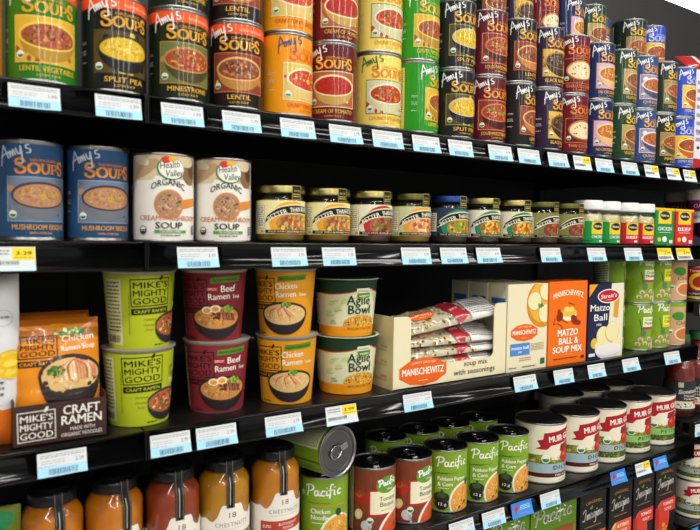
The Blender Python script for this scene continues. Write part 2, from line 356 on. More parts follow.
AK = {
 'tomO': (amy('#f49b16', 'CHUNKY TOMATO BISQUE', '#d8c061', '#cf4630', ['#e06a4a', '#b93222', '#e9c46a'], '#e3bd78', '#f0e2b4', '#e4661c', '#4b4f6d', '#c8481a', panel='#f7d87a'), 'bright orange can with red tomato soup bowl'),
 'lvL': (amy('#2c7a20', 'LENTIL VEGETABLE', '#ddb038', '#a35436', RD+BN, '#b48a30', '#e9c84e', tc='#e5bb3a', sc='#dea32a', band=OR), 'green can with orange band and chunky lentil bowl'),
 'spL': (amy('#1b1c1d', 'SPLIT PEA', '#57481f', '#dcb52a', YL, '#1d1d1e', '#3a3428', band=OR), 'black can with orange band and yellow split pea soup'),
 'minL': (amy('#1d2818', 'MINESTRONE', '#6d7541', '#a9482c', RD+['#d8b04a'], '#4b4320', '#b08a4a', band=OR), 'dark green can with orange band and minestrone bowl'),
 'lenL': (amy('#211816', 'LENTIL', '#8d3e2c', '#8a4a34', BN+['#c98a6a'], '#b9803a', '#e0ad62', band=OR, frame='#c96f4a'), 'brown-black can with orange band and lentil bowl'),
 'crm': (amy('#611620', 'CREAM OF TOMATO', '#b06038', '#b22a20', ['#bb3526', '#a8241b'], '#c09a50', '#ecd9a8', tc='#eda63a', sc='#f0a733'), 'dark red can of smooth tomato soup'),
 'cveg': (amy('#f3d765', 'CHUNKY VEGETABLE', '#d3d0a6', '#c53b24', RD+['#e2a84a'], '#cfca98', '#e9e6c4', '#e58428', '#2d6b2c', '#d9852a', frame='#6b7a4a', panel='#fbeaa0'), 'pale yellow can with green script logo'),
 'lv': (amy('#2a931f', 'LENTIL VEGETABLE', '#ddb038', '#a35436', RD+BN, '#b48a30', '#e9c84e', tc='#f0c740', sc='#e9b12a', panel='#e9d88a'), 'bright green can without an orange band'),
 'sp': (amy('#1e2022', 'SPLIT PEA', '#57481f', '#dcb52a', YL, '#1d1d1e', '#c9c2a0', sc='#e3a83a', frame='#8c9a48'), 'charcoal can without a band and yellow soup'),
 'sw': (amy('#601425', 'SOUTHWESTERN VEG', '#8a3328', '#a83a24', RD+['#e0a050', '#7fa040'], '#4a1a18', '#c9784a', sc='#e8912a', frame='#e0946a'), 'maroon can with chunky red bowl'),
 'len': (amy('#1d1817', 'LENTIL', '#8d3e2c', '#8a4a34', BN, '#c0803a', '#e0ad62', frame='#c96f4a'), 'near-black can with orange-brown lentil bowl'),
 'bb': (amy('#2d1a36', 'BLACK BEAN VEG', '#dcae42', '#4b2a24', ['#3a1c1a', '#6b3a30', '#7b8a4a'], '#3a2a22', '#8a6a3a', sc='#e39a2e'), 'deep purple can with black bean bowl'),
 'thai': (amy('#6c1324', 'THAI COCONUT', '#b03a20', '#efdcae', ['#d98a4a', '#5d7a3a', '#c8502a', '#f6ecd0'], '#6b2f1c', '#c97b3a', sc='#ec7f2a', tc='#ec8a3a', big=True), 'crimson can with large creamy coconut bowl'),
 'nc': (amy('#182a58', 'NO CHICKEN NOODLE', '#c8b4c8', '#c8742c', ['#e0a050', '#b85a20', '#efc47a'], '#e6b57c', '#f0cf96', sc='#e39a2e', frame='#d24a5a'), 'navy can with orange noodle bowl on a mauve ground'),
 'vb': (amy('#1b4124', 'VEGETABLE BARLEY', '#b3a062', '#854426', RD+BN, '#8a5a3a', '#d8b070', sc='#e8b52e'), 'dark green can with vegetable barley bowl'),
 'qk': (amy('#344d84', 'QUINOA KALE', '#998fb3', '#c7673a', ['#e08a4a', '#8a3a2a', '#6b8a3a'], '#4c4a6b', '#efe6e0', sc='#e8a33a'), 'slate blue can with red quinoa bowl'),
 'min': (amy('#1b2c20', 'MINESTRONE', '#9a8a52', '#a04426', RD+['#d8b04a'], '#5a4a26', '#c99a5a', sc='#e8b52e'), 'black-green can without a band and minestrone bowl'),
 'blu': (amy('#274ec6', 'CHUNKY VEGETABLE CHILI', '#efc43c', '#ab4628', RD+BN, '#c9602a', '#f4e2a0', sc='#c3c6e4', lc='#ffffff', tc='#e8d890'), 'vivid blue can with yellow picture panel'),
}
Z1, Z2, Z3, Z4, Z5 = 164.9, -11.2, -244.4, -478, -760
SEAM, XE, XL, YB = 212, 1482, -420, 470
RC, HC = 37.3, 113
protos = {}
def amy_can(k):
    if k not in protos: protos[k] = make_can('soup_can', AK[k][0], RC, HC, 'soup can')
    return protos[k]
kinds = ['tomO', 'lvL', 'spL', 'minL', 'lenL', 'tomO', 'crm', 'cveg', 'lv', 'sp', 'sw', 'len', 'bb', 'thai', 'nc', 'vb', 'qk', 'min', 'blu']
cb = [3, 78, 147, 208.5, 264.5, 313, 356, 401.5, 438, 475, 505, 535, 563, 587, 613, 636.5, 655, 676, 692]
X1 = [sil(b, RC+.7, 39.5, 210) for b in cb]
for _ in range(200):                                                          # cans touch but never overlap
    for i in range(len(X1)-1):
        g = X1[i+1]-X1[i]-76.8
        if g < 0: X1[i] += g*.5; X1[i+1] -= g*.5
L1 = [None, 15.5, 94, 160, 214.6, 283, 311.5, 366, 425, 445.5, 478, 520, 547.7, 565, 593, 621.7, 639, 660, 675]
L2 = [None, None, None, 160, 214, 272, 321, 371, 413.7, 449, 482, 514, 542.5, 563, 596, 623, 639.7, 664, 682]
L3 = [None]*11+[484, 516, 540, 571.7, 588.6, 605, 627, 645]
for i, k in enumerate(kinds):
    for lay, LL in ((0, L1), (1, L2)):
        if lay == 1 and i < 3: continue
        z = Z1+lay*(HC+.3); jx = 0 if lay == 0 else RND.uniform(-.6, .6)
        rz = face_to(LL[i], X1[i], 39.5, z+40, RC, -34) if LL[i] else -.3
        where = ('at the left edge of the photo' if i == 0 else 'lower front row') if lay == 0 else 'upper front row'
        inst(amy_can(k), X1[i]+jx, 39.5, z, rz, AK[k][1]+', '+where, 'organic soup cans on the top shelf')
    if i >= 11:
        for lay in (0, 1, 2):
            z = Z1+lay*(HC+.3); rz = face_to(L3[i], X1[i]+4, 117, z+40, RC, -34)
            where = ('back row, bottom layer', 'back row, middle layer', 'back row, topmost layer')[lay]
            inst(amy_can(k), X1[i]+1, 117.5 if i != 16 else 160, z, rz, AK[k][1]+', '+where, 'organic soup cans on the top shelf')
# ------------------------------------------------------------------ shelf 2: blue bisque cans, mushroom cans, jars, tins
a = amy('#2a5079', 'MUSHROOM BISQUE', '#6f7f92', '#b98863', ['#c99a74', '#a8744e', '#caa54a'], '#73767f', '#4a3a48', sc='#e8902c', tc='#e9a53a', lc='#c9d2e2', low='WITH PORCINI', frame='#8fa0b4', sub='MADE WITH ORGANIC')
bq = make_can('soup_can', a, RC-1, HC+3, 'soup can', z0=5)
for n, (pr, L, lb) in enumerate(((64.5, 7.5, 'blue mushroom bisque soup can at the left end of the second shelf'), (129.5, 78, 'blue mushroom bisque soup can beside the white mushroom soup cans'))):
    X = sil(pr, RC, 66, 40); inst(bq, X, 66, Z2, face_to(L, X, 66, Z2+40, RC, -34), lb, 'blue bisque cans')
def hv_art():
    a = Art(); a.rect(-117.6, 0, 117.6, 106, '#eeeae0', 0)
    a.poly([(-48, 72), (-20, 80), (0, 78), (30, 74), (46, 66), (46, 106), (-48, 106)], '#cdb694', 1)
    a.poly([(-46, 74), (-24, 92), (-6, 88), (-16, 74)], '#dcc8a6', 2); a.ell(-26, 88, 20, 8, '#b99a72', 2, rot=30); a.ell(-34, 99, 14, 6, '#dfcdac', 2, rot=-20)
    a.ell(34, 84, 13, 15, '#8a6a4c', 2); a.ell(38, 90, 8, 12, '#5f4632', 2); a.ell(28, 98, 13, 7, '#d9c6a4', 2)
    a.ell(6, 88, 17.5, 14, '#4e8a3c', 3, rot=-8); a.ell(7, 88.5, 16, 12.6, '#f2efe6', 3, rot=-8)
    a.ell(0, 99, 6, 4.5, '#d2402f', 4); a.ell(8, 100, 5, 3.6, '#ebb02f', 4)
    a.text('Health', 5, 89, 8.6, '#23412a', 24, z=4, rot=8, shear=.15); a.text('Valley', 10, 79, 8.6, '#23412a', 22, z=4, rot=4, shear=.15)
    a.text('ORGANIC', 3, 61, 8, '#2a2c33', 42, z=4, bold=.03, bend=7)
    a.ell(4, 44, 18.5, 18.5, '#d98d4b', 3); a.poly([(18, 38), (46, 44), (46, 54), (20, 50)], '#e08c3c', 3); a.ell(4, 44, 16.6, 16.6, '#b5876a', 4)
    a.specks(4, 44, 15.5, 15.5, 60, ['#8a5f45', '#d9b294', '#c19a72', '#6b4a34', '#7d8a4a'], 4, 2, random.Random(3))
    a.text('CREAM', -20, 24, 6.6, '#c1753a', 27, bold=.025); a.text('OF', -3, 25, 3.6, '#c1753a', 5); a.text('MUSHROOM', 22, 24, 6.6, '#c1753a', 43, bold=.025)
    a.text('SOUP', 4, 14, 8.2, '#1c1c20', 33, bold=.05); a.rect(-14, 8.5, 26, 12, '#5b9a3b', 3); a.text('GLUTEN FREE', 6, 9, 2.4, '#eef5e0', 26, z=4); a.scribble(-6, 4, 18, 7, 1, '#555555')
    a.ell(-29, 12, 5.4, 5.4, '#2a2c2e', 3); a.ell(-29, 12, 4.4, 4.4, '#e9e6dc', 3, 10, 170); a.scribble(-32, 10, -26, 12, 1, '#eeeae0', 4)
    a.rect(38, 7, 46, 18, '#3a3a3a', 2); a.scribble(39, 8, 45, 17, 4, '#eeeeee', 3); a.rect(-104, 5, -62, 70, '#f6f4ee', 1); a.scribble(-102, 8, -64, 68, 20, '#444444'); a.rect(60, 5, 100, 70, '#f6f4ee', 1); a.scribble(62, 8, 98, 68, 20, '#444444')
    return a
hv = make_can('soup_can', hv_art(), RC, HC-2, 'soup can')
for pr, cx, lb in ((193.6, 169.3, 'white mushroom soup can with spoon picture, beside the blue cans'), (250.5, 227.5, 'white mushroom soup can with spoon picture, beside the gold-lidded jars')):
    X = sil(pr, RC, 42, 40); inst(hv, X, 42, Z2, face_to(cx, X, 42, Z2+40, RC, 4), lb, 'white mushroom soup cans')
def jar_art(arc, food, cols, base='#efe5a8', tilt=0, noodle=True, ribbon=None):
    a = Art(); a.rect(-100, 0, 100, 47, base, 0); a.rect(-52, 8, -34, 40, '#f1ead2', 1); a.frame(-52, 8, -34, 40, .5, '#77704a', 2); a.scribble(-51, 11, -36, 38, 9, '#6b6444')
    a.clip = (-32, 0, 46, 47); a.ell(8, 18, 34, 28, arc, 1); a.ell(10, 15, 26, 15, food, 2); a.clip = None
    R = random.Random(len(cols)+int(base[1:3], 16))
    if noodle: a.noodles(10, 16, 24, 13, 26, cols, 3, 1.3, R)
    a.specks(10, 15, 24, 12, 60, cols, 3, 4, R)
    if ribbon: a.text(ribbon, 24, 38.5, 3, '#ffffff', 26, z=3, rot=-4)
    P = [(-33, 15), (-14, 25.5), (10, 29), (34, 28), (46, 25)]; Q = [(-29, 26.5), (-12, 37), (10, 41), (34, 40), (47, 37)]
    P2, Q2 = smooth(P), smooth(Q); a.poly([(x, y-.6) for x, y in P2]+[(x, y+1) for x, y in Q2], '#f0e6b0', 3, [(i, i+1, len(P2)+i+1, len(P2)+i) for i in range(len(P2)-1)])
    vs = [(x, y+.8) for x, y in P2]+[(x, y-.8) for x, y in Q2]; n = len(P2); a.poly(vs, '#161412', 4, [(i, i+1, n+i+1, n+i) for i in range(n-1)])
    a.text('BETTER', -13, 23.4, 7, '#f5f2e6', 29, z=5, bold=.03, bend=1, rot=25); a.text('THAN', 12, 31.2, 7, '#f5f2e6', 17, z=5, bold=.03, rot=5); a.text('BOUILLON', 36, 30.8, 7, '#f5f2e6', 28, z=5, bold=.03, rot=-5)
    a.rect(-32, 1.5, 46, 6, '#1a1816', 4); a.text('MADE WITH SEASONED ROASTED', 6, 2.5, 2.6, '#e9e2c0', 66, z=5); a.scribble(-40, 2, -34, 6, 2, '#5a5340')
    return a
def make_jar(art, lidm, cc, sealc='#23210f'):
    e = empty('bouillon_jar'); e['category'] = 'jar'; r = 35
    g = B(); g.rev([(.01, .6), (r-4, .6), (r-1, 1.5), (r, 5), (r, 62), (r-1.5, 65), (r-4, 67.5), (r-4, 74), (r-6, 74), (r-6, 67.5), (r-3.2, 64), (r-1.4, 61), (r-1.4, 6), (r-4, 3), (.01, 2.6)], m='glass'); g.obj('glass_body', e)
    q = B(); q.rev([(.01, 3), (r-4.2, 3.4), (r-1.5, 6.5), (r-1.5, 59), (r-4.5, 61), (.01, 61)], m=cc); q.obj('bouillon_paste', e)
    b = B(); b.art(art, lambda u, v, z: cyl(r+.1)(u, v+12.5, z), 'satin', step=2.6); b.obj('label', e)
    l = B(); l.rev([(r-3.6, 70), (r-.2, 70), (r+.4, 70.8), (r+.1, 72), (r+.1, 78), (r-.6, 80), (r-2, 80.8), (r-6, 80.8), (r-7, 80.1), (.01, 80.1)], m=lidm); l.obj('lid', e)
    s = Art(); s.rect(6, 61, 22, 80.5, sealc, 0); s.frame(6, 61, 22, 80.5, .7, '#b8a860', 1); s.text('SEALED', 14, 72, 2.6, '#c9b96a', 11, z=2); s.scribble(8, 64, 20, 70, 2, '#c9b96a')
    t = B(); t.art(s, cyl(r+.6), 'satin', step=2.6); t.obj('seal', e); return e
pasteA = content('amber_paste', '#a8842a', '#8a6a1e'); pasteB = content('dark_paste', '#5c3c1a', '#452a12')
FOODC = ['#d9a05a', '#b5603a', '#efc46a', '#6b7a34', '#a8442c']; FOODR = ['#8a3a2a', '#b5543a', '#6b2a1c', '#c98a5a', '#5d7a3a']; FOODV = ['#e8b32a', '#c8402a', '#3f7a2c', '#7a9a3a', '#f0c850']
jA = make_jar(jar_art('#f2ab2a', '#c98a4a', FOODC), 'gold', pasteA)
jB = make_jar(jar_art('#c2342f', '#a86a4c', FOODR, base='#ece6c8', ribbon='ORGANIC'), 'gold', pasteB)
jC = make_jar(jar_art('#eba332', '#e0b070', ['#efc98a', '#d9905a', '#c8503a', '#f2dca0'], base='#c9cf9a'), 'olive', pasteA)
jD = make_jar(jar_art('#2c8a6c', '#b08a30', FOODV, base='#2c3a5e', noodle=False, ribbon='REDUCED'), 'bluelid', pasteB, '#15152a')
jE = make_jar(jar_art('#2f8a58', '#b08a30', FOODV, base='#eae4cc', noodle=False, ribbon='ORGANIC'), 'gold', pasteB)
jF = make_jar(jar_art('#7d7c40', '#7a3f2a', FOODR, base='#8c8a52', noodle=False), 'olive', pasteB)
JL = [(jA, 305, 267, 'gold-lidded bouillon jar with yellow noodle label beside the white can', 'g'), (jA, 350, 314, 'gold-lidded bouillon jar with yellow noodle label beside the red-label jar', 'g'),
 (jB, 392, 361, 'gold-lidded bouillon jar with red ribbon label', 'g'), (jC, 430.5, 401, 'olive-lidded bouillon jar with pale green and orange label', 'g'), (jD, 468, 439, 'blue-lidded bouillon jar with vegetables on its label', 'g'),
 (jE, 500, 472.5, 'gold-lidded bouillon jar with green ribbon beside the blue-lidded jar', 'g'), (jE, 532, 504.6, 'gold-lidded bouillon jar with green ribbon beside the dark olive-lidded jars', 'g'),
 (jF, 558.4, 536, 'dark olive-lidded bouillon jar with brown label, left of its twin', 'g'), (jF, 583.4, 561, 'dark olive-lidded bouillon jar with brown label beside white-capped jars', 'g')]
XJ = [sil(p, 35.6, 41, 0) for _, p, _, _, _ in JL]
for _ in range(100):
    for i in range(len(XJ)-1):
        g = XJ[i+1]-XJ[i]-72.2
        if g < 0: XJ[i] += g*.5; XJ[i+1] -= g*.5
for (p, pr, L, lb, g), X in zip(JL, XJ): inst(p, X, 41, Z2, face_to(L, X, 41, Z2+30, 35.4, -30), lb, 'bouillon jars')
def cube_jar(col, word, lidc='white'):                                         # small round jar of bouillon cubes, white cap
    e = empty('cube_jar'); e['category'] = 'jar'; r = 29
    g = B(); g.rev([(.01, .6), (r-2, .6), (r, 3), (r, 58), (r-2.5, 64), (r-5, 67), (r-5, 76), (r-6.5, 76), (r-6.5, 66), (r-3.8, 62.5), (r-1.2, 57), (r-1.2, 4), (.01, 2.4)], m='glass'); g.obj('glass_body', e)
    q = B(); q.rev([(.01, 2.7), (r-1.3, 4.4), (r-1.3, 56), (r-4, 62), (.01, 62)], m=CUBE); q.obj('bouillon_cubes', e)
    l = B(); l.rev([(r-5, 71.5), (r-.8, 71.5), (r-.3, 73), (r-.5, 88), (r-1.8, 90), (.01, 90)], m='white', seg=40); l.obj('cap', e)
    a = Art(); a.rect(-88, 0, 88, 44, col, 0); a.rect(-36, 30, -22, 44, '#f0c52c', 1); a.ell(-28, 33, 5, 4, '#f5d84a', 2)
    a.rect(-8, 18, 22, 43, '#f0c92e', 1); a.ell(7, 34, 12, 7.6, '#1c2a1c', 2); a.text('Herb-ox', 7, 31.5, 5.6, '#ffffff', 18, z=3)
    a.text(word, 6, 10, 6, '#ffffff', 27, bold=.03); a.scribble(-30, 3, -6, 6, 1, '#0f2a14' if col[1] != 'c' else '#5a0f10'); a.rect(10, 2, 14, 6, '#ffffff', 2); a.rect(15.5, 2, 19, 6, '#ffffff', 2)
    b = B(); b.art(a, lambda u, v, z: cyl(r+.1)(u, v+4, z), 'gloss', step=3); b.obj('label', e); return e
CUBE = content('cream_cubes', '#d9c795', '#c2ad78')
cg = cube_jar('#1f9448', 'CHICKEN'); cr = cube_jar('#c8242b', 'BEEF')
XC = []; prev = XJ[-1]+35+30.5
for p, pr, Lp, lb in ((cg, 602.5, 603, 'green-label white-capped jar of bouillon cubes beside the olive-lidded jar'), (cg, 620, 621, 'green-label white-capped jar of bouillon cubes beside the red-label ones'), (cr, 638.5, 638, 'red-label white-capped jar of bouillon cubes beside the green-label ones'), (cr, 653.5, 654, 'red-label white-capped jar of bouillon cubes beside the green tin')):
    X = max(sil(pr, 29, 36, 0), prev); prev = X+58.6; inst(p, X, 36, Z2, face_to(Lp-9, X, 36, Z2+30, 29, -3), lb, 'white-capped jars of bouillon cubes')
def tin(col, word, label, px0, px1):
    x0 = at(px0, 240, 8)[0]; x1 = at(px1, 240, 8)[0]; w = x1-x0; H = 83
    e = empty('bouillon_tin'); b = B(); b.box(-w/2, 0, 0, w/2, 40, H-5, col, 'gloss', bev=1.5); u = w/62
    a = Art(); a.rect(-w*.34, H*.58, w*.34, H-6, '#f2ca2c', 1); a.ell(0, H*.8, w*.26, 9.5, '#1c2a1c', 2); a.text('Herb-ox', 0, H*.77, 6.5, '#ffffff', w*.4, z=3, bold=.03)
    a.text(word, 0, H*.4, 8.5, '#ffffff', w*.7, bold=.03); a.scribble(-w*.3, H*.33, w*.3, H*.37, 1, '#f2e2a0'); a.ell(-w*.27, H*.16, w*.09, 5, '#f2ca2c', 2); a.ell(0, H*.17, w*.12, 6.5, '#f4f4f4', 2); a.rect(w*.25, H*.06, w*.42, H*.15, '#e8e8e8', 2)
    b.art(a, front(0), 'gloss'); b.obj('tin_body', e)
    l = B(); l.box(-w/2-.4, -.4, H-6, w/2+.4, 40.4, H, '#f0c420', 'gloss', bev=1.2); l.obj('lid', e)
    place(e, (x0+x1)/2, 10, Z2, 0, label, 'tin', 'small bouillon tins')
tin('#148a3c', 'CHICKEN', 'green chicken bouillon tin with yellow lid', 655.5, 674.6); tin('#d32229', 'BEEF', 'red beef bouillon tin with yellow lid', 675.6, 694)
# ------------------------------------------------------------------ shelf 3
def make_cup(name, art, r0, r1, H, cat, rimc, lidc, flat=False):
    e = empty(name); e['category'] = cat
    b = B(); b.rev([(r0-2, .3), (r0-.6, 0), (r0-.3, 1.2), (r1-.3, H-3), (r1+1.4, H-2.6), (r1+2, H-1.4), (r1+1.4, H-.4), (r1, H-.4)], rimc, 'satin'); b.obj('cup_body', e)
    l = B(); l.rev([(r1+2.2, H-.9), (r1+2.4, H-.3), (r1+1, H), (r1-2, H-.3), (r1-3, H-1.5), (.01, H-1.5)], lidc, 'satin')
    if flat: l.grid([[(x*cos(t)-y*sin(t), x*sin(t)+y*cos(t), H+dz) for x, y, dz in ((r1, -7, -.3), (r1+5, -5, -.8), (r1+8, 0, -2), (r1+5, 5, -.8), (r1, 7, -.3))] for t in (-.2, -.15)], lidc, 'satin')
    l.obj('lid', e)
    t = B(); t.art(art, cone(r0-.1, r1-.1, 1, H-3.2), 'satin', step=2.6); t.obj('wrap', e); return e
def mmg_art(kind, H=97):
    a = Art(); col = {'g': '#b3bf22', 'r': '#852a35', 'y': '#e3991d'}[kind]; ink = {'g': '#22240f', 'r': '#2c1118', 'y': '#2c1c0c'}[kind]
    a.rect(-129, 1, 129, H-3.2, col, 0); a.rect(-80, 6, -52, H-8, '#d9d39a' if kind == 'g' else '#c9a27a', 1); a.scribble(-78, 22, -55, H-10, 14, '#5a5a30'); a.barcode(-78, 9, -56, 18)
    bx, by = (-19, 56) if kind == 'g' else (-30, 50)
    w, h = (48, 34) if kind == 'g' else (44, 35)
    if kind == 'g': bx += 3
    a.frame(bx-w/2-1, by-1, bx+w/2+1, by+h, 1.3, ink, 2, rot=2)
    for i, t in enumerate(("GOOD", "MIGHTY", "MIKE'S")): a.text(t, bx, by+2.2+i*10, 8, ink, w-5, z=3, bold=.035, rot=2)
    a.ell(bx+w*.24, by+h+.5, 1.6, 3.6, ink, 3, rot=-30)
    a.rect(bx-w/2, by-11, bx+w/2+1, by-3, ink, 2, rot=2); a.text('CRAFT RAMEN', bx+.5, by-9.2, 4.4, col, w-6, z=3, bold=.04, rot=2)
    if kind == 'g':
        for i, q in enumerate(((-17, 37), (-17, 30), (-15, 24))): a.line([(q[0]-8+k*2, q[1]+(k % 2)*2.2) for k in range(9 if i < 2 else 6)], .5, '#4d5218', 2)
        a.line([(-43+(k % 2)*1.4, 18+k*2) for k in range(28)], .5, '#5a6020', 2)
        a.rect(24, 62, 48, 76, '#7d9a24', 2, rot=12); a.text('ORGANIC', 36, 67, 4, '#f2f2d0', 20, rot=12); a.text('Pork', 34, 50, 9, '#f5f3e0', 20, rot=8, bold=.03)
        bowl(a, 17, 30, 28, 16, 25, '#2c2a32', '#413c40', '#b0643a', ['#c8502a', '#e8b080', '#8a2a1c', '#e9c47a', '#4f7a2c'], 60, sz=2.4, clip=(-10, 2, 60, 60), noodle=True)
    else:
        a.poly([(-4, 80), (36, 83), (37, 91), (-3, 88)], '#5b8a26', 2); a.text('MADE WITH ORGANIC NOODLES', 16, 83.5, 3.4, '#1c3010', 34, z=3, rot=3)
        nm = 'Beef' if kind == 'r' else 'Chicken'
        if kind == 'r': a.rect(-8, 70, 6, 75, '#c8303a', 2); a.text('SPICY', -1, 71, 3, '#fff4e6', 11, z=3); a.text(nm, 20, 69, 9.5, '#fdf3e2', 20, bold=.03, rot=3)
        else: a.text(nm, 8, 70, 9, '#fdf3e2', 30, bold=.03, rot=3)
        a.text('Ramen', 8, 58.5, 9, '#fdf3e2', 28, bold=.03, rot=3); a.text('Soup', 32.5, 60, 5.4, '#fdf3e2', 11, bold=.02, rot=3)
        so = '#c98a4a' if kind == 'r' else '#ddb878'
        bowl(a, 6, 34, 35, 17, 30, '#2a2226', '#3a2c28', so, ['#e8bd6a', '#d99a4a', '#b5652c'] if kind == 'r' else ['#ecd29a', '#e0b070', '#cf9a58'], 50, sz=2, noodle=True, clip=(-40, 2, 50, 70))
        R = random.Random(5)
        if kind == 'r':
            for q in ((-8, 44), (3, 46)): a.ell(q[0], q[1], 7, 5, '#f4ead2', 4); a.ell(q[0], q[1]-.5, 4.6, 3.4, '#eda02c', 4)
            a.specks(20, 45, 9, 4, 20, ['#5d9a2c', '#3f7a24', '#9ac24a'], 4, 2.4, R)
            for k in range(7): a.line([(12+k*2.6, 42-k*.6), (14+k*2.8, 31-k*.3)], 2, ['#7d3f34', '#94534a', '#5d2a24'][k % 3], 4)
            a.specks(4, 36, 7, 5, 16, ['#5d1f24', '#7d2a2a'], 4, 2.4, R)
        else:
            for k in range(9): a.line([(6, 45), (0+(k-4)*3, 40), (4+(k-4)*5.2, 30)], 1.6, ['#c9603a', '#e39a68', '#f0c49a'][k % 3], 4)
            a.specks(8, 47, 8, 4, 22, ['#3f7a24', '#2c5a1c', '#8ab23a'], 4, 2.2, R)
    a.scribble(-40 if kind != 'g' else -10, 4, -25 if kind != 'g' else 4, 7, 1, ink)
    return a
HM = 99
def at_cup(px, r, Yc, z): return sil(px, r, Yc, z)
cups = [('g', 176, 41.5, 'lime green pork ramen cup', 150), ('r', 246.5, 41.5, 'maroon spicy beef ramen cup', 224), ('y', 315.5, 41.5, 'golden chicken ramen cup', 288)]
FG = {'g': (148, 145), 'r': (213.5, 220), 'y': (284, 289)}
for kind, pr, r1, lb, fc in cups:
    pt = make_cup('ramen_cup', mmg_art(kind), 37.5, 44.5, HM, 'cup', '#a39a8a', '#8f877e', flat=True)
    Yc = {'g': 60, 'r': 68, 'y': 56}[kind]
    X = sil({'g': 175.5, 'r': 250, 'y': 318}[kind], 46.5, Yc, Z3+99)
    for lay in (0, 1):
        xx = X+(0, {'g': 1, 'r': -4, 'y': -3}[kind])[lay]
        u = -19 if kind == 'g' else 6
        px = {'g': (139.5, 147), 'r': (224, 217.5), 'y': (291, 284)}[kind][lay]
        inst(pt, xx, Yc, Z3+lay*(HM-1), face_to(px, xx, Yc, Z3+50, 38, u), lb+(', lower of its pair on the third shelf', ', stacked on its twin under the second shelf')[lay], 'ramen cups in pairs')
def agile_art(H=89):
    a = Art(); a.rect(-142, 1, 142, H-3.2, '#dfe0b8', 0); a.rect(-142, 1, 142, 17, '#eb9a1c', 1)
    top = smooth([(-142, 63), (-60, 68), (-30, 67), (0, 70), (30, 76), (60, 69), (142, 63)], 6)
    a.poly([(x, y) for x, y in top], '#1e3a26', 1, None) if False else None
    n = len(top); vs = top+[(x, H-3.2) for x, y in top]; a.poly(vs, '#1d3a28', 2, [(i, i+1, n+i+1, n+i) for i in range(n-1)])
    vs = [(x, y-1.4) for x, y in top]+[(x, y+.2) for x, y in top]; a.poly(vs, '#c9542a', 3, [(i, i+1, n+i+1, n+i) for i in range(n-1)])
    for q in ((-28, 52), (-18, 44), (-34, 38), (-8, 56)): a.ell(q[0], q[1], 6, 3.6, '#c6d98c', 1, rot=25)
    for q in ((-30, 55), (-24, 40), (-38, 32), (2, 60)): a.line([(q[0]+k*1.8, q[1]+sin(k*2)*.8+k*.3) for k in range(8)], .5, '#5a6a3a', 3)
    a.ell(20, 20, 30, 15, '#dca236', 3, 0, 180); a.rect(-10, 17, 50, 20.5, '#dca236', 3)
    R = random.Random(9); a.specks(20, 25, 28, 9, 110, ['#a8651c', '#efc25a', '#7a431a', '#f2d680', '#c9852a'], 3, 1.7, R); a.rect(-12, 12, 52, 17, '#eb9a1c', 4)
    a.text('MEXICAN STYLE CORN', 20, 12.5, 3.2, '#3a2a14', 46, z=5); a.text('Agile', 15, 51, 14.5, '#1d3326', 39, z=5, bold=.04); a.text('Bowl', 17, 36.5, 14.5, '#1d3326', 38, z=5, bold=.04)
    a.rect(10, 68, 32, 76, '#e9e6cc', 4, rot=2); a.text('DR MCDOUGALL', 21, 70.5, 3, '#2a2a2a', 18, z=5, rot=2); a.rect(11, 61, 33, 69, '#4f8a2c', 4, rot=2); a.text('vegan', 22, 63, 4, '#f2f5d8', 16, z=5, rot=2)
    a.text('NET', -26, 24, 2.8, '#2a2a20', 7, z=4); a.text('2.5 OZ', -26, 20.5, 2.8, '#2a2a20', 11, z=4); a.rect(-85, 18, -52, 56, '#f0efd8', 1); a.scribble(-83, 20, -54, 54, 12, '#4a4a30')
    return a
ag = make_cup('soup_bowl', agile_art(), 42, 49.5, 90, 'soup bowl', '#2a4a34', '#c9d2c4', flat=True)
X = sil(381, 51.5, 62, Z3+88)-5
for lay in (0, 1): inst(ag, X-lay*1.5, 62, Z3+lay*89, face_to((360.5, 360)[lay], X, 62, Z3+50, 45, 17), 'green and cream grain soup bowl'+(', lower of the pair', ', stacked on top of its twin')[lay], 'pair of grain soup bowls')
# ramen packs in their brown tray
xl, xr = at(13, 440, 12)[0], at(106.5, 436, 12)[0]; tw = xr-xl
e = empty('ramen_tray'); b = B()
FH = at(60, 402, 12)[1]-Z3
b.box(0, 0, 0, tw, 1.6, FH, '#3a1f19', 'paper'); b.box(0, 0, 0, tw, 150, 1.6, '#6b4a34', 'paper'); b.box(0, 1.6, 0, 1.6, 150, FH+6, '#3a1f19', 'paper'); b.box(tw-1.6, 1.6, 0, tw, 150, FH+6, '#3a1f19', 'paper'); b.box(0, 148.4, 0, tw, 150, FH+20, '#3a1f19', 'paper')
b.obj('tray_body', e)
a = Art(); R = random.Random(4)
for k in range(30):
    y = R.uniform(1, FH-2); x = R.uniform(0, tw*.7); a.rect(x, y, min(tw-.5, x+R.uniform(20, 60)), y+R.uniform(.4, 1), R.choice(['#4a2a20', '#2c1611', '#52332a']), 1)
lw = tw*.40; a.frame(4, 6, 4+lw, FH-7, 1.2, '#d9d2c8', 2, rot=1)
for i, t in enumerate(('GOOD', 'MIGHTY', "MIKE'S")): a.text(t, 4+lw/2, 9+i*(FH-18)/3, (FH-18)/3*.8, '#e6e0d6', lw-6, z=3, bold=.035)
a.ell(4+lw*.75, FH-6, 1.6, 4, '#e6e0d6', 3, rot=-30)
a.text('CRAFT', tw*.72, FH*.68, 11, '#ece6dc', tw*.40, z=3, bold=.04); a.text('RAMEN', tw*.72, FH*.43, 11, '#ece6dc', tw*.44, z=3, bold=.04); a.text('MADE WITH', tw*.73, FH*.27, 4.4, '#ddd6cc', tw*.27, z=3); a.text('ORGANIC NOODLES', tw*.72, FH*.13, 4.6, '#ddd6cc', tw*.45, z=3)
b = B(); b.art(a, front(0), 'paper'); b.obj('tray_print', e)
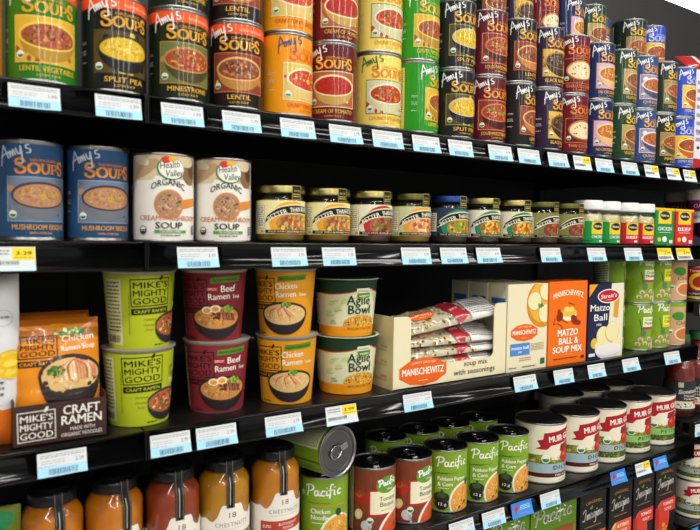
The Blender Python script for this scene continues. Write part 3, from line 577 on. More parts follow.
place(e, xl, 12, Z3, 0, 'brown woodgrain cardboard tray holding orange ramen packs', 'display tray')
def pillow(w, h, T, seed=0, amp=1.0):
    R = random.Random(seed); ph = [R.uniform(0, 6.3) for _ in range(6)]
    def th(x, y):
        ex = max(0, 1-abs(x/(w/2))**3.0); ey = max(0, 1-abs(y/(h/2))**4); t = T*(ex**.55)*(ey**.6)
        return t+amp*(sin(x*.16+ph[0]+y*.05)*.7+sin(y*.21+ph[1]-x*.09)*.7+sin(x*.05+y*.33+ph[2])*.5)*min(1, t/T*2)*.8
    return th
def make_pack(name, art, w, h, T, seed, cat, m='film', step=6, back='#d9861e'):
    th = pillow(w, h, T, seed); b = B()
    b.art(art, lambda u, v, z: (u, -th(u, v)-z*1.3, v), m, step=step, ystep=step, sm=True)
    nx, ny = 16, 20
    b.grid([[(-w/2+w*i/nx, th(-w/2+w*i/nx, -h/2+h*j/ny)*.8, -h/2+h*j/ny) for i in range(nx+1)] for j in range(ny+1)], back, m)
    o = b.obj(name); o['category'] = cat; return o
def ramen_art(w, h):
    a = Art(); a.rect(-w/2, -h/2, w/2, h/2, '#e48a14', 0); a.rect(-w/2, h/2-7, w/2, h/2, '#a85a18', 1); a.rect(-w/2, h/2-24, w/2, h/2-12, '#b56a1c', 1)
    a.specks(12, h/2-17, 20, 5, 30, ['#3f6a24', '#5d8a34', '#c9d28a'], 2, 3, random.Random(1))
    bx, by = -w*.24, h*.2
    for i, t in enumerate(('GOOD', 'MIGHTY', "MIKE'S")): a.text(t, bx, by+i*7.6, 6.4, '#3a200c', 36, z=3, bold=.035)
    a.frame(bx-21, by-2.5, bx+21, by+23.5, 1.1, '#3a200c', 3); a.rect(bx-22, by-12, bx+22, by-5, '#3a200c', 3); a.text('CRAFT RAMEN', bx, by-10.6, 4.2, '#e9a030', 38, z=4, bold=.03)
    a.text('Chicken', w*.23, h*.31, 8, '#fbf0dc', 36, z=3, bold=.03, rot=4); a.text('Ramen Soup', w*.23, h*.235, 7, '#fbf0dc', 38, z=3, bold=.03, rot=4)
    bowl(a, w*.13, h*.03, w*.37, h*.165, h*.33, '#2a2024', '#3c2c26', '#dfb878', ['#ecd29a', '#e0b070', '#cf9a58', '#e8c48a'], 60, sz=2.6, noodle=True)
    R = random.Random(8)
    for k in range(12): a.line([(w*.2+R.uniform(-3, 3), h*.15), (w*.2+(k-5)*3.2, h*.1), (w*.22+(k-5)*3.2, -h*.01)], 2.2, R.choice(['#b5603a', '#d98a60', '#f0d0ae']), 5)
    a.specks(-w*.05, h*.06, 10, 8, 30, ['#3f7a24', '#2c5a1c', '#6b9a34'], 5, 2.6, R)
    return a
pw, ph_ = 93, 141
pk = make_pack('ramen_pack', ramen_art(pw, ph_), pw, ph_, 12, 3, 'noodle pack')
pcx = (xl+xr)/2
for k, (dx, dy, dz, tx, rz, lb) in enumerate(((0, 22, 0, -.10, .02, 'orange chicken ramen pouch, frontmost in the brown tray'), (-5, 60, 6, -.1, -.03, 'orange chicken ramen pouch, second in the brown tray'), (4, 98, 5, -.08, .03, 'orange chicken ramen pouch, at the back of the brown tray'))):
    o = pk if k == 0 else pk.copy()
    if k: C.objects.link(o)
    o.location = ((pcx+dx)*.001, (12+dy)*.001, (Z3+ZC+1.6+ph_/2*.985+dz*0)*.001); o.rotation_euler = (tx, 0, rz); o['label'] = lb; o['group'] = 'ramen pouches in the tray'
# white and orange standing pouch at far left
pw2 = 150; hh = at(10, 274, 30)[1]-Z3
a = Art(); a.rect(-pw2/2, -hh/2, pw2/2, hh/2, '#dcdcdc', 0); a.rect(-pw2/2, -hh/2, pw2/2, -hh/2+46, '#e3701c', 1); a.rect(-pw2/2, -hh/2+46, pw2/2, -hh/2+49, '#f0b060', 1)
a.line([(60+9*cos(t*.4), hh*.25+9*sin(t*.4)) for t in range(17)], .5, '#9a9a9a', 2); a.scribble(54, hh*.24, 67, hh*.27, 1, '#8a8a8a')
R = random.Random(2)
for q in ((66, 14), (66, 4), (66, -6), (50, 8), (52, -4), (36, 10), (38, -2), (20, 6)): a.ell(q[0], q[1]-8, 11, 6.5, '#e9bc2a', 2); a.ell(q[0]-1, q[1]-6.5, 8, 4.2, '#f5d34e', 2)
a.text('PASTA', -6, 46, 20, '#e3701c', 90, z=3, bold=.04); a.scribble(-40, -40, 60, -20, 3, '#666666')
po = make_pack('pasta_pouch', a, pw2, hh, 20, 11, 'pouch', m='satin', step=8, back='#d6d6d6')
Xp = at(21, 400, 30)[0]-pw2/2
po.location = (Xp*.001, .044, (Z3+ZC+hh/2)*.001); po.rotation_euler = (0, 0, -.12); po['label'] = 'white and orange standing pouch at the far left of the third shelf'
# cream tray of soup mix packs
x0, x1 = at(393, 380, 10)[0], at(505.5, 350, 10)[0]; tw = x1-x0; th_ = at(393.5, 317.6, 10)[1]-Z3; TD = 70
lowh = at(440, 383-26, 10)[1]-Z3; lowh = 34
xa, xb = at(411, 340, 10)[0]-x0, at(494, 330, 10)[0]-x0
e = empty('soup_mix_tray')
prof = [(0, 0), (tw, 0), (tw, th_+8), (tw-6, th_+8)]+[(xb+14*(1-cos(t)), 0) for t in ()]
def arcp(cx, cy, r, a0, a1, n=5): return [(cx+r*cos(radians(a0+(a1-a0)*i/n)), cy+r*sin(radians(a0+(a1-a0)*i/n))) for i in range(n+1)]
out = [(0, 0), (tw, 0), (tw, th_+12)]+arcp(xb+10, th_+2, 10, 90, 180)+arcp(xb-10, lowh+10, 10, 0, -90)+arcp(xa+10, lowh+10, 10, 270, 180)+arcp(xa-10, th_-10, 10, 0, 90)+[(0, th_)]
b = B()
def slab(b, out, y0, y1, c):
    f = [b.bm.verts.new(Vector((x, y0, z))*.001) for x, z in out]; g = [b.bm.verts.new(Vector((x, y1, z))*.001) for x, z in out]; mi = b.mi('satin'); c = lin(c); n = len(out)
    for s_ in (f, g): b.setf(b.bm.faces.new(s_), c, mi, False)
    for i in range(n): b.setf(b.bm.faces.new([f[i], f[(i+1) % n], g[(i+1) % n], g[i]]), c, mi, False)
slab(b, out, 0, 1.8, '#e9dfba'); b.box(0, 0, 0, tw, TD, 1.6, '#d9cfa8'); b.box(-.3, .2, 0, 1.6, TD, th_, '#d3c494'); b.box(tw-1.6, 1.8, 0, tw, TD, th_+8, '#e0d4aa'); b.box(0, TD-1.6, 0, tw, TD, 42, '#c9bd94')
b.obj('tray_body', e)
def mlogo(a, cx, cy, w, h, z=2, rot=0):
    r = radians(rot)
    pts = [(-.5, .18), (-.28, .42), (0, .5), (.28, .42), (.5, .18), (.5, -.18), (.28, -.42), (0, -.5), (-.28, -.42), (-.5, -.18)]
    a.poly([(cx+x*w*cos(r)-y*h*sin(r), cy+x*w*sin(r)+y*h*cos(r)) for x, y in pts], '#e8641e', z)
    a.text('MANISCHEWITZ', cx, cy-h*.1, h*.26, '#fdf6e6', w*.88, z=z+1, bold=.04, rot=rot); a.text('QUALITY SINCE 1888', cx, cy+h*.27, h*.09, '#fbd9a8', w*.5, z=z+1, bend=1, rot=rot); a.scribble(cx-w*.1, cy-h*.34, cx+w*.1, cy-h*.28, 1, '#fbd9a8', z+1)
a = Art(); mlogo(a, tw*.245, 25, 100, 46, rot=0); a.text('soup mix', tw*.71, 24, 10, '#3a2a1a', 56, z=3, bold=.02); a.text('with seasonings', tw*.70, 10, 10, '#3a2a1a', 98, z=3, bold=.02)
b = B(); b.art(a, front(0), 'satin'); b.obj('front_print', e)
b = B(); s = Art()
for yy, n in ((66, 1), (42, 2), (18, 3)):
    s.text('soup', -24, yy, 6, '#a8744a', 16); s.scribble(-60, yy-6, -16, yy-2, 2 if n > 1 else 1, '#b58a5c')
b.art(s, leftside(-.3), 'satin'); b.obj('side_print', e)
place(e, x0, 10, Z3, 0, 'cream cardboard tray with orange logo holding soup mix packs', 'display tray')
def mix_art(w, h, seed):
    R = random.Random(seed); a = Art(); a.rect(-w/2, -h/2, w/2, h/2, '#b9ae92', 0)
    for k in range(260):
        x, y = R.uniform(-w/2+4, w/2-5), R.uniform(-h/2, h/2); a.ell(x, y, R.uniform(1.4, 4), R.uniform(1, 2.6), R.choice(['#7a5a2c', '#d9b24a', '#e9dfc0', '#8a8a4a', '#b5692c', '#f4f2ea', '#5a4a30']), 1, n=8)
    a.rect(w*.03, -h/2, w*.16, h/2, '#b02836', 2, rot=20); a.text('SOUP MIX', w*.1, -3, 5, '#f4e6d0', 20, z=3, bold=.03, rot=8)
    a.rect(w*.2, -h/2, w*.48, h/2, '#d6d4ce', 2); a.scribble(w*.22, -h*.4, w*.45, h*.4, 9, '#6b6b6b', 3)
    mlogo(a, -w*.2, 1, 56, 22); return a
ph2 = 56; mw = tw-9; nl = 5; zz = 2
MP = []
for k in range(nl):
    a = mix_art(mw, ph2, 20+k); o = make_pack('soup_mix_pack', a, mw, ph2, 8 if k < nl-1 else 10, 30+k, 'soup mix pack', back='#cfc9b4', step=5); MP.append(o)
    o.rotation_euler = (-1.1, (0, .01, -.01, .01, -.12)[k], 0); o.location = ((x0+tw/2+(0, -1, 1, 0, 0)[k])*.001, (10+33)*.001, (Z3+ZC+zz+18+k*18.8+(k == 4)*12)*.001)
    o['label'] = 'clear soup mix pack of grains and pasta, '+('bottom', 'second', 'third', 'fourth from the bottom', 'topmost')[k]+' in the cream tray'; o['group'] = 'soup mix packs'
# boxes
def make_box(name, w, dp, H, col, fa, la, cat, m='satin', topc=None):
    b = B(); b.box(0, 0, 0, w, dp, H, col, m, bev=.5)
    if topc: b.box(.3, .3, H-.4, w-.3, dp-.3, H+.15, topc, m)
    b.art(fa, front(0), m)
    if la: b.art(la, leftside(0), m)
    o = b.obj(name); o['category'] = cat; return o
bx0, bx1 = at(507, 340, 12)[0], at(547, 330, 12)[0]; w = bx1-bx0; H = at(548, 283, 12)[1]-Z3
a = Art(); a.clip = (1, 1, w-1, H-1)
a.ell(w*.86, H*.76, w*.40, H*.28, '#d98a1c', 1); a.ell(w*.86, H*.78, w*.34, H*.24, '#e9b042', 1)
for q in ((.66, .79), (.96, .90), (.94, .64)): a.ell(w*q[0], H*q[1], w*.175, H*.115, '#c9a45a', 2); a.ell(w*q[0], H*q[1]+1, w*.165, H*.105, '#f0e2b0', 2)
a.clip = None; a.specks(w*.82, H*.745, 7, 5, 16, ['#3f7a2c', '#5d9a3a'], 3, 3, random.Random(6))
mlogo(a, w*.42, H*.44, w*.66, H*.20); a.rect(w*.08, H*.18, w*.56, H*.32, '#4e8ac9', 2); a.text('matzo ball', w*.32, H*.25, 6.5, '#ffffff', w*.42, z=3, bold=.03); a.text('MIX', w*.32, H*.205, 4, '#ffffff', 9, z=3)
a.scribble(w*.58, H*.22, w*.92, H*.31, 5, '#b0a070'); a.scribble(w*.3, H*.11, w*.6, H*.16, 2, '#c08a5a'); a.rect(w*.84, H*.05, w*.95, H*.12, '#2f6a3a', 2); a.scribble(w*.06, H*.03, w*.24, H*.06, 1, '#8a7a4a'); a.scribble(w*.38, H*.03, w*.72, H*.06, 1, '#8a7a4a')
l = Art(); DPB = 48; l.rect(-DPB+8, H*.66, -6, H*.84, '#4470ae', 1); l.text('matzo ball', -DPB/2, H*.75, 5, '#dfe8f5', 28); l.scribble(-DPB+8, H*.3, -6, H*.6, 9, '#8a7a50'); l.scribble(-DPB+8, H*.08, -6, H*.26, 4, '#8a7a50')
mb = make_box('matzo_mix_box', w, DPB, H, '#e9dfbc', a, l, 'box')
for k in range(3):
    o = mb if k == 0 else mb.copy()
    if k: C.objects.link(o)
    place(o, bx0-k*1.0, 12+k*(DPB+1.2), Z3, 0, ('cream matzo ball mix box with blue panel, at the front of its row', 'cream matzo ball mix box, second from the front behind its twin', 'cream matzo ball mix box, rearmost in its row')[k], 'box', 'cream matzo mix boxes')
bx0, bx1 = at(548.3, 330, 11)[0], at(586.3, 330, 11)[0]; w = bx1-bx0; H = at(549, 282, 11)[1]-Z3; H2 = H
a = Art(); a.text('MANISCHEWITZ', w/2, H*.79, 11, '#fdf3dc', w*.78, z=2, bold=.04, bend=7)
DK = '#8a2f12'
a.ell(w*.52, H*.62, w*.20, H*.10, '#f4e9cc', 2, 180, 360); a.ell(w*.52, H*.62, w*.20, H*.05, '#e8bd3c', 2); a.ell(w*.46, H*.66, w*.08, H*.035, '#f4d06a', 3); a.ell(w*.58, H*.66, w*.07, H*.03, '#f4d06a', 3)
a.ell(w*.28, H*.58, w*.09, H*.055, DK, 2, rot=30); a.ell(w*.26, H*.64, w*.04, H*.03, DK, 2); a.ell(w*.66, H*.53, w*.1, H*.05, DK, 2, rot=-40); a.ell(w*.77, H*.49, w*.07, H*.03, DK, 2)
for P in ([(.28, .56), (.40, .52), (.48, .5)], [(.16, .56), (.12, .49)], [(.22, .50), (.32, .47), (.36, .43)], [(.12, .49), (.18, .5)], [(.66, .53), (.56, .57)], [(.5, .74), (.66, .71)]): a.line([(w*x, H*y) for x, y in P], 1.4, DK, 3)
a.text('MATZO', w*.5, H*.345, 13.5, '#fdf6e6', w*.52, z=2, bold=.07); a.text('BALL &', w*.52, H*.245, 13, '#fdf6e6', w*.50, z=2, bold=.07); a.text('SOUP MIX', w*.5, H*.145, 13, '#fdf6e6', w*.76, z=2, bold=.07)
a.scribble(w*.36, H*.11, w*.62, H*.13, 1, '#f2b03a'); a.scribble(w*.15, H*.06, w*.75, H*.09, 1, '#8a2f12'); a.rect(w*.86, H*.05, w*.95, H*.085, '#2a3a2a', 2)
l = Art(); l.scribble(-40, 10, -5, H-14, 24, '#a8441a'); l.text('MATZO', -23, H-24, 7, '#fdf3dc', 32)
b0 = make_box('matzo_soup_box', w, 45, H, '#ef6f17', a, l, 'box'); place(b0, bx0, 11, Z3, 0, 'bright orange matzo ball and soup mix box')
bx0, bx1 = at(588, 330, 13)[0], at(622.5, 330, 13)[0]; w = bx1-bx0; H = at(606, 283.5, 13)[1]-Z3
a = Art(); a.poly([(0, 0), (w*.62, 0), (w*.62, H*.5), (w*.75, H), (0, H)], '#1f2745', 1); a.poly([(1, H*.83), (w*.24, H-1), (1, H-1)], '#eea21e', 2); a.poly([(w*.5, 0), (w, 0), (w, H), (w*.64, H), (w*.58, H*.5)], '#e8dfc6', 1); a.poly([(w*.7, H*.55), (w*.84, H*.52), (w*.88, H*.8), (w*.74, H*.82)], '#d9a02a', 2)
a.ell(w*.56, H*.83, w*.32, H*.095, '#f2efe8', 2); a.ell(w*.56, H*.83, w*.295, H*.082, '#bd1f2e', 3); a.text("Streit's", w*.56, H*.805, 9, '#fbf3e8', w*.46, z=4, bold=.03, shear=.2, rot=3); a.scribble(w*.48, H*.775, w*.66, H*.785, 1, '#fbf3e8', 4)
a.text('Matzo', w*.32, H*.64, 14, '#f5f1e6', w*.54, z=3, bold=.03); a.text('Ball', w*.34, H*.51, 14, '#f5f1e6', w*.36, z=3, bold=.03); a.text('MIX', w*.3, H*.44, 5, '#f5f1e6', w*.14, z=3)
a.ell(w*.58, H*.13, w*.38, H*.15, '#dcd6d0', 3, 180, 360); a.ell(w*.18, H*.21, w*.1, H*.07, '#dcb93a', 3)
for q in ((.42, .30, .19, .13), (.68, .34, .2, .14), (.54, .14, .14, .08), (.8, .17, .14, .09), (.3, .17, .12, .07)): a.ell(w*q[0], H*q[1], w*q[2], H*q[3], '#c9b070', 3); a.ell(w*q[0]+.5, H*q[1]+1, w*q[2]*.93, H*q[3]*.93, '#efe2a8', 3)
a.ell(w*.58, H*.11, w*.38, H*.08, '#e9e5e2', 3); a.rect(w*.03, H*.04, w*.2, H*.08, '#dfe2ee', 3)
l = Art(); l.scribble(-40, 10, -5, H-60, 16, '#9aa2c0'); l.rect(-42, H*.7, -3, H*.9, '#bd1f2e', 1); l.text("Streit's", -22, H*.77, 9, '#fbf3e8', 32)
b0 = make_box('matzo_ball_box', w, 45, H-1, '#232b4c', a, l, 'box'); place(b0, bx0, 13, Z3, 0, 'navy and white matzo ball mix box with red oval')
# Pacific soup cans
def pacific_art(kind):
    G = '#7ea324'; a = Art(); W = 119
    if kind == 'tomato':
        a.rect(-W, 0, W, 104, '#7d3a22', 0); R = random.Random(2)
        for _ in range(60): x = R.uniform(-50, 56); y = R.uniform(0, 90); a.rect(x, y, x+R.uniform(.3, .9), min(104, y+R.uniform(15, 50)), R.choice(['#8f4a2c', '#6b2f1c', '#954f30']), 1)
        a.rect(-56, 0, -46, 104, '#d9cf9c', 1); a.scribble(-55, 3, -47, 101, 34, '#33301c'); a.rect(-100, 0, -56, 104, '#efe9c8', 1); a.scribble(-98, 5, -60, 100, 26, '#444433')
        a.rect(-17, 28, 48, 72, '#b5241f', 2); a.rect(-14, 32, 48, 69, '#f0eac6', 3); a.text('Tomato', 17, 53, 7.5, '#3f3a22', 32, z=4, bold=.02); a.text('Bisque', 16, 44, 7.5, '#3f3a22', 28, z=4, bold=.02); a.scribble(4, 37, 26, 39, 1, '#8a8a60', 4)
        a.ell(16, 79, 21, 13.5, '#5f9a24', 4, rot=8); a.script(PACIFIC, -1, 76, 13.5, 10, 1.7, '#ffffff', 6, rot=8); a.text('FOODS', 20, 70, 3, '#ffffff', 12, z=6)
        a.ell(-30, 58, 13, 12, '#b5271c', 2); a.ell(-33, 61, 5, 4, '#d9543c', 3); a.specks(-30, 62, 5, 3, 8, ['#4a6a24'], 3, 2.4, R); a.ell(-34, 30, 7, 9, '#e6cf96', 2, rot=-25); a.ell(-35, 29, 4, 6, '#f0e2ba', 3, rot=-25)
        a.ell(-20, 13, 9, 9, '#cfcfcf', 2); a.rect(-16, 0, -12, 14, '#b0b0b0', 2, rot=15); a.organic(-14, 22, 5.5)
        a.clip = (-60, 0, 60, 104); a.ell(42, -6, 44, 44, '#efe9dc', 3); a.ell(43, -7, 41, 41, '#d9532a', 4); a.specks(38, 10, 10, 6, 10, ['#4f8a2c', '#2c6a24'], 5, 3, R); a.clip = None
        return a
    a.rect(-W, 0, W, 104, G, 0); a.rect(-100, 4, -58, 100, '#e2e8b8', 1); a.scribble(-98, 8, -60, 98, 24, '#3a4a1c'); a.rect(60, 4, 100, 100, '#e2e8b8', 1); a.scribble(62, 8, 98, 98, 24, '#3a4a1c')
    R = random.Random(len(kind))
    if kind in ('poblano', 'noodle'):
        a.script(PACIFIC, -31, 78, 22.5, 15.5, 2.0, '#f6f8e6', 5, rot=2); a.scribble(-28, 66, 8, 68.5, 1, '#3f6a14')
        a.clip = (-60, 0, 45, 104); soup = '#e3a044' if kind == 'poblano' else '#e0a43a'
        a.ell(22, 16, 30, 34, '#f0ebd0', 3); a.ell(23, 15, 27.5, 31.5, soup, 4); a.specks(23, 14, 26, 26, 110, ['#f0c870', '#d9842c', '#c8502a', '#efd68a', '#b5702c'], 4, 1.9, R); a.specks(22, 12, 4, 4, 8, ['#3f7a24', '#2c5a1c'], 5, 3, R); a.specks(12, 6, 3, 3, 4, ['#b52a1c'], 5, 3, R)
        a.clip = None
        if kind == 'poblano':
            a.line([(-34, 66), (-34, 12)], .9, '#2c5a18', 3, sm=False); a.line([(-34, 66), (-10, 66)], .9, '#2c5a18', 3, sm=False)
            a.text('Poblano Pepper', -2, 54, 7, '#f4f6e0', 52, bold=.05); a.text('& Corn', -15, 44.5, 7, '#f4f6e0', 26, bold=.05); a.scribble(-27, 39, -8, 42, 1, '#dfe8b8')
            a.ell(-21, 24, 14, 10, '#20301a', 3); a.ell(-21, 12, 12, 10, '#26261e', 3); a.ell(-21, 28, 8, 5, '#37512a', 4); a.rect(-22, 33, -18, 38, '#33451c', 3); a.text('12 g', -19, 10, 5, '#ffffff', 13, z=5); a.ell(29, 48, 5, 6, '#2c5a4a', 3); a.specks(33, 41, 5, 5, 8, ['#e8c83a', '#5d9a2c'], 3, 2, R)
        else:
            a.frame(-22, 22, 34, 64, 1.4, '#e08a2a', 3); a.text('Chicken', -7, 51, 8, '#f7f8e8', 30, z=4, bold=.035); a.text('Noodle', -8, 41.5, 8, '#f7f8e8', 27, z=4, bold=.035); a.scribble(-20, 35, 4, 38, 1, '#eef2c8', 4); a.ell(22, 52, 5, 6, '#1f4a3a', 4); a.ell(-38, 80, 4.5, 4.5, '#c9d2a0', 3)
            a.specks(-14, 20, 12, 8, 24, ['#e0b050', '#c9803a', '#5d8a2c', '#efd68a'], 3, 2.6, R)
        return a
    a.script(PACIFIC, -26, 82, 20, 15, 2.4, '#eef2d8', 5)
    fc = {'mush': '#b23a4a', 'chick': '#e2c52a'}[kind]
    a.line([(-22, 66), (-20, 62), (-14, 34), (-8, 30)], 1.5, '#3a5a1c', 3); a.ell(-12, 36, 6, 8, '#5d7a5a', 3); a.rect(-14, 50, 30, 72, '#e9ecc0' if kind == 'mush' else '#e9e23a', 3); a.text('Cream of', 8, 63.5, 5.4, '#3a5a1c', 34, z=4, bold=.02)
    a.text('Mushroom' if kind == 'mush' else 'Chicken', 8, 55.5, 6, '#3a5a1c', 36, z=4, bold=.03); a.rect(-14, 45, 30, 50, fc, 3)
    a.clip = (-50, 0, 48, 104); a.ell(38, 0, 28, 42, '#ece4cc', 3); a.ell(39, 0, 25, 39, '#e2d2b0', 4); a.clip = None
    for q in ((-18, 22), (-8, 14), (-24, 12), (2, 24), (6, 10)): a.ell(q[0], q[1], 6, 5, '#d9c49a', 3); a.ell(q[0], q[1]-2, 3, 4, '#a8845a', 4)
    return a
RP, HP = 38.2, 110
ptom = make_can('tall_soup_can', pacific_art('tomato'), RP, HP, 'soup can', pull=True)
ppob = make_can('tall_soup_can', pacific_art('poblano'), RP, HP, 'soup can', pull=True)
pnoo = make_can('tall_soup_can', pacific_art('noodle'), RP, HP, 'soup can', pull=True)
pmus = make_can('condensed_soup_can', pacific_art('mush'), 33.5, 103, 'soup can'); pchi = make_can('condensed_soup_can', pacific_art('chick'), 33.5, 104, 'soup can')
# shelf 3 condensed cans, two high
for X, Yc, L, kd, nm in ((1250, 74, 622, 'm', 'beside the navy box'), (1314, 47, 639, 'm', 'second column from the navy box'), (1383, 47, 659, 'c', 'with a yellow panel, third column from the navy box')):
    for lay in (0, 1): inst(pmus if kd == 'm' else pchi, X, Yc, Z3+lay*104.2, face_to(L, X, Yc, Z3+50, 33.5, -22), 'green creamy soup can '+nm+', '+('bottom layer', 'upper layer')[lay], 'green cans on the third shelf')
a = Art(); a.rect(-106, 0, 106, 98, '#cda27a', 0); a.rect(-60, 88, 60, 98, '#7aa828', 1); a.text('Chili', 0, 46, 8, '#7a3a1c', 30); a.ell(-8, 66, 16, 10, '#3f8a2c', 2); a.ell(8, 24, 26, 16, '#e6d2b0', 2); a.ell(8, 24, 22, 13, '#c9743a', 3); a.organic(-26, 30, 5)
pch = make_can('condensed_soup_can', a, 33.5, 104, 'soup can')
X = 1452
for lay in (0, 1): inst(pch, X, 47, Z3+lay*104.2, face_to(680, X, 47, Z3+50, 33.5, -5), 'tan and green chili can at the right end of the third shelf, '+('bottom layer', 'upper layer')[lay], 'green cans on the third shelf')
# ------------------------------------------------------------------ shelf 4
def nuts_jar(cc, band, name):
    e = empty('soup_jar'); e['category'] = 'jar'; r = 36; H = 168
    g = B(); g.rev([(.01, .6), (r-4, .6), (r-1, 1.6), (r, 6), (r, H-32), (r-2.5, H-25), (r-9, H-17), (r-9.5, H-6), (r-11, H-6), (r-11, H-16.5), (r-4, H-25.5), (r-.9, H-32.5), (r-.9, 7), (r-4, 3.2), (.01, 2.8)], m='glass'); g.obj('glass_body', e)
    q = B(); q.rev([(.01, 3.2), (r-4.3, 3.6), (r-1, 7.5), (r-1, H-32.8), (r-4.2, H-26), (r-11.2, H-17.5), (.01, H-17.5)], m=cc); q.obj('soup', e)
    l = B(); l.rev([(r-9, H-15), (r-7.6, H-15), (r-7.2, H-13), (r-7.4, H-3), (r-9, H-.8), (r-12, H-.4), (r-13.5, H-1.4), (r-15, H-1.2), (r-16.5, H+2), (r-18.5, H+3.2), (r-24, H+2.2), (.01, H+2)], m='blacklid'); l.obj('lid', e)
    a = Art(); P = [(-110, 64), (-46, 64), (-36, 66), (-26, 61), (-18, 68), (-12, 82), (-6, 84), (12, 84), (17, 82), (22, 70), (32, 66), (40, 74), (52, 66), (110, 66)]
    P = smooth(P, 4); n = len(P); a.poly([(x, 0) for x, y in P]+P, '#ece6da', 0, [(i, i+1, n+i+1, n+i) for i in range(n-1)])
    a.text('18', 3, 66, 8, '#55524c', 10, bold=0); a.text('CHESTNUTS', 3, 54, 6, '#77736c', 48, bold=-.005, space=1.25); a.scribble(-20, 50, 26, 51.5, 1, '#b0aaa0')
    a.rect(-34, 28, 50, 43, band, 1); a.text(name, 8, 36, 3.6, '#f3ece0', 30); a.text('SOUP', 8, 30.5, 3.6, '#f3ece0', 18); a.scribble(-30, 33, -18, 38, 2, '#f3ece0'); a.scribble(36, 33, 46, 38, 2, '#f3ece0'); a.scribble(-8, 20, 22, 23, 1, '#99938a'); a.ell(-14, 22, 2, 2, '#b53a34', 2)
    a.scribble(-56, 6, -46, 60, 16, '#a8a296')
    b = B(); b.art(a, lambda u, v, z: cyl(r+.1)(u, v+26, z), 'paper', step=2.6); b.obj('label', e)
    s = B(); w = 5.6                                                               # black seal strip bent over lid and shoulder
    prof = [(r-12, H+.1), (r-8.6, H-.2), (r-6.8, H-2.5), (r-6.6, H-14), (r-4, H-21), (r+.5, H-29), (r+.7, H-36), (r+.7, H-62)]
    s.grid([[(x, -y, z) for x in (-w, -w+.8, w-.8, w)] for y, z in prof], '#151517', 'satin')
    for x in (-w+1.2, w-1.7): s.grid([[(q, -y-.15, z+.15) for q in (x, x+.5)] for y, z in prof[1:]], '#8a8578', 'satin')
    s.grid([[(q, -y-.2, z) for q in (-1.2, -.2)] for y, z in ((r-3.8, H-21), (r+.7, H-29), (r+.9, H-36), (r+.9, H-58))], '#b9b3a4', 'satin')
    s.obj('seal_strip', e); return e
j1 = nuts_jar(content('orange_soup', '#d67c0e', '#c86c08'), '#c87a2a', 'CARROT'); j2 = nuts_jar(content('red_soup', '#a03c14', '#8c3010'), '#9c2f2a', 'TOMATO'); j3 = nuts_jar(content('ochre_soup', '#c88a12', '#b6760c'), '#9c6a3c', 'ROASTED'); j4 = nuts_jar(content('amber_soup', '#d88410', '#c4700a'), '#b83a26', 'BUTTERNUT')
JJ = [(j1, 84, 60, 'orange soup jar with black lid, at the far left of the fourth shelf'), (j1, 141, 127, 'orange soup jar with black lid, beside the seam of the shelves'), (j2, 200, 180, 'red-brown tomato soup jar with black lid'), (j3, 248, 231, 'ochre soup jar with a brown label band'), (j4, 299.5, 284, 'amber soup jar with a red label band beside the green cans')]
px_ = -1e9
ZJ = {}
for k, (p, pr, L, lb) in enumerate(JJ):
    Yc = 54 if k < 2 else 50
    X = max(sil(pr, 36, Yc, -360), px_+73); px_ = X
    inst(p, X, Yc, Z4, face_to(L, X, Yc, -340, 36, 0), lb, 'black-lidded soup jars')
# green packs at lower left
GH = at(10, 504, 45)[1]-Z4
a = Art(); a.rect(-40, -GH/2, 40, GH/2, '#6d7a24', 0); a.ell(8, GH/2-16, 26, 12, '#1f8a4a', 1, rot=8); a.ell(20, GH/2-42, 20, 9, '#1f9a54', 2); a.scribble(-30, -20, 30, 10, 5, '#dfe6c0')
gp = make_pack('green_pouch', a, 80, GH, 12, 5, 'pouch', m='satin', back='#55601c')
gp.location = ((at(21, 515, 40)[0]-40)*.001, .045, (Z4+ZC+GH/2)*.001); gp.rotation_euler = (0, 0, -.1); gp['label'] = 'olive and green pouch at the bottom left corner of the fourth shelf'
Xn = sil(348, RP, 62, -400); inst(pnoo, Xn, 62, Z4, face_to(325, Xn, 62, -400, RP, 0), 'green chicken noodle can standing under the tipped can', 'green tall soup cans')
t = copy_tree(pnoo); t['label'] = 'green can lying on its side on top of other cans, lid facing out'; t['group'] = 'green tall soup cans'
lx, lz = at(338.5, 451.5, 16); ax = Vector((sin(radians(12)), -cos(radians(12)), .05)).normalized()
q = Vector((0, 0, 1)).rotation_difference(ax); q = q @ Matrix.Rotation(radians(118), 3, 'Z').to_quaternion()
c = Vector((lx, 16, Z4+HP+RP+1.6))-ax*HP+Vector((0, 0, 2.5)); t.rotation_mode = 'QUATERNION'; t.rotation_quaternion = q; t.location = (c.x*.001, c.y*.001, (c.z+ZC)*.001)
XT = []
for p, pr, L, lb in ((ptom, 396, 379.5, 'brown tomato bisque can beside the green chicken noodle can'), (ptom, 432, 419.5, 'brown tomato bisque can beside the green pepper and corn cans'), (ppob, 467.5, 448, 'green pepper and corn can beside the brown tomato cans'), (ppob, 499, 483, 'green pepper and corn can, middle of three'), (ppob, 529, 512, 'green pepper and corn can beside the cream tomato cans')):
    Yc = 54
    X = sil(pr, RP+.7, Yc, -400); X = max(X, (XT[-1] if XT else Xn)+78); XT.append(X)
    inst(p, X, Yc, Z4, face_to(L-9, X, Yc, -420, RP, -26 if p is ppob else -14), lb, 'green tall soup cans' if p is ppob else 'brown tomato bisque cans')
for k, X in enumerate((Xn+60, XT[0]+97, XT[1]+100, XT[2]+98, XT[3]+98)):
    inst(ppob, X, 150 if k else 175, Z4, -.6, 'green dark-lidded soup can in the back row behind '+('the tipped can', 'the left tomato bisque can', 'the right tomato bisque can', 'the first pepper and corn can', 'the middle pepper and corn can')[k], 'green tall soup cans')
RG, HG = 49.8, 119
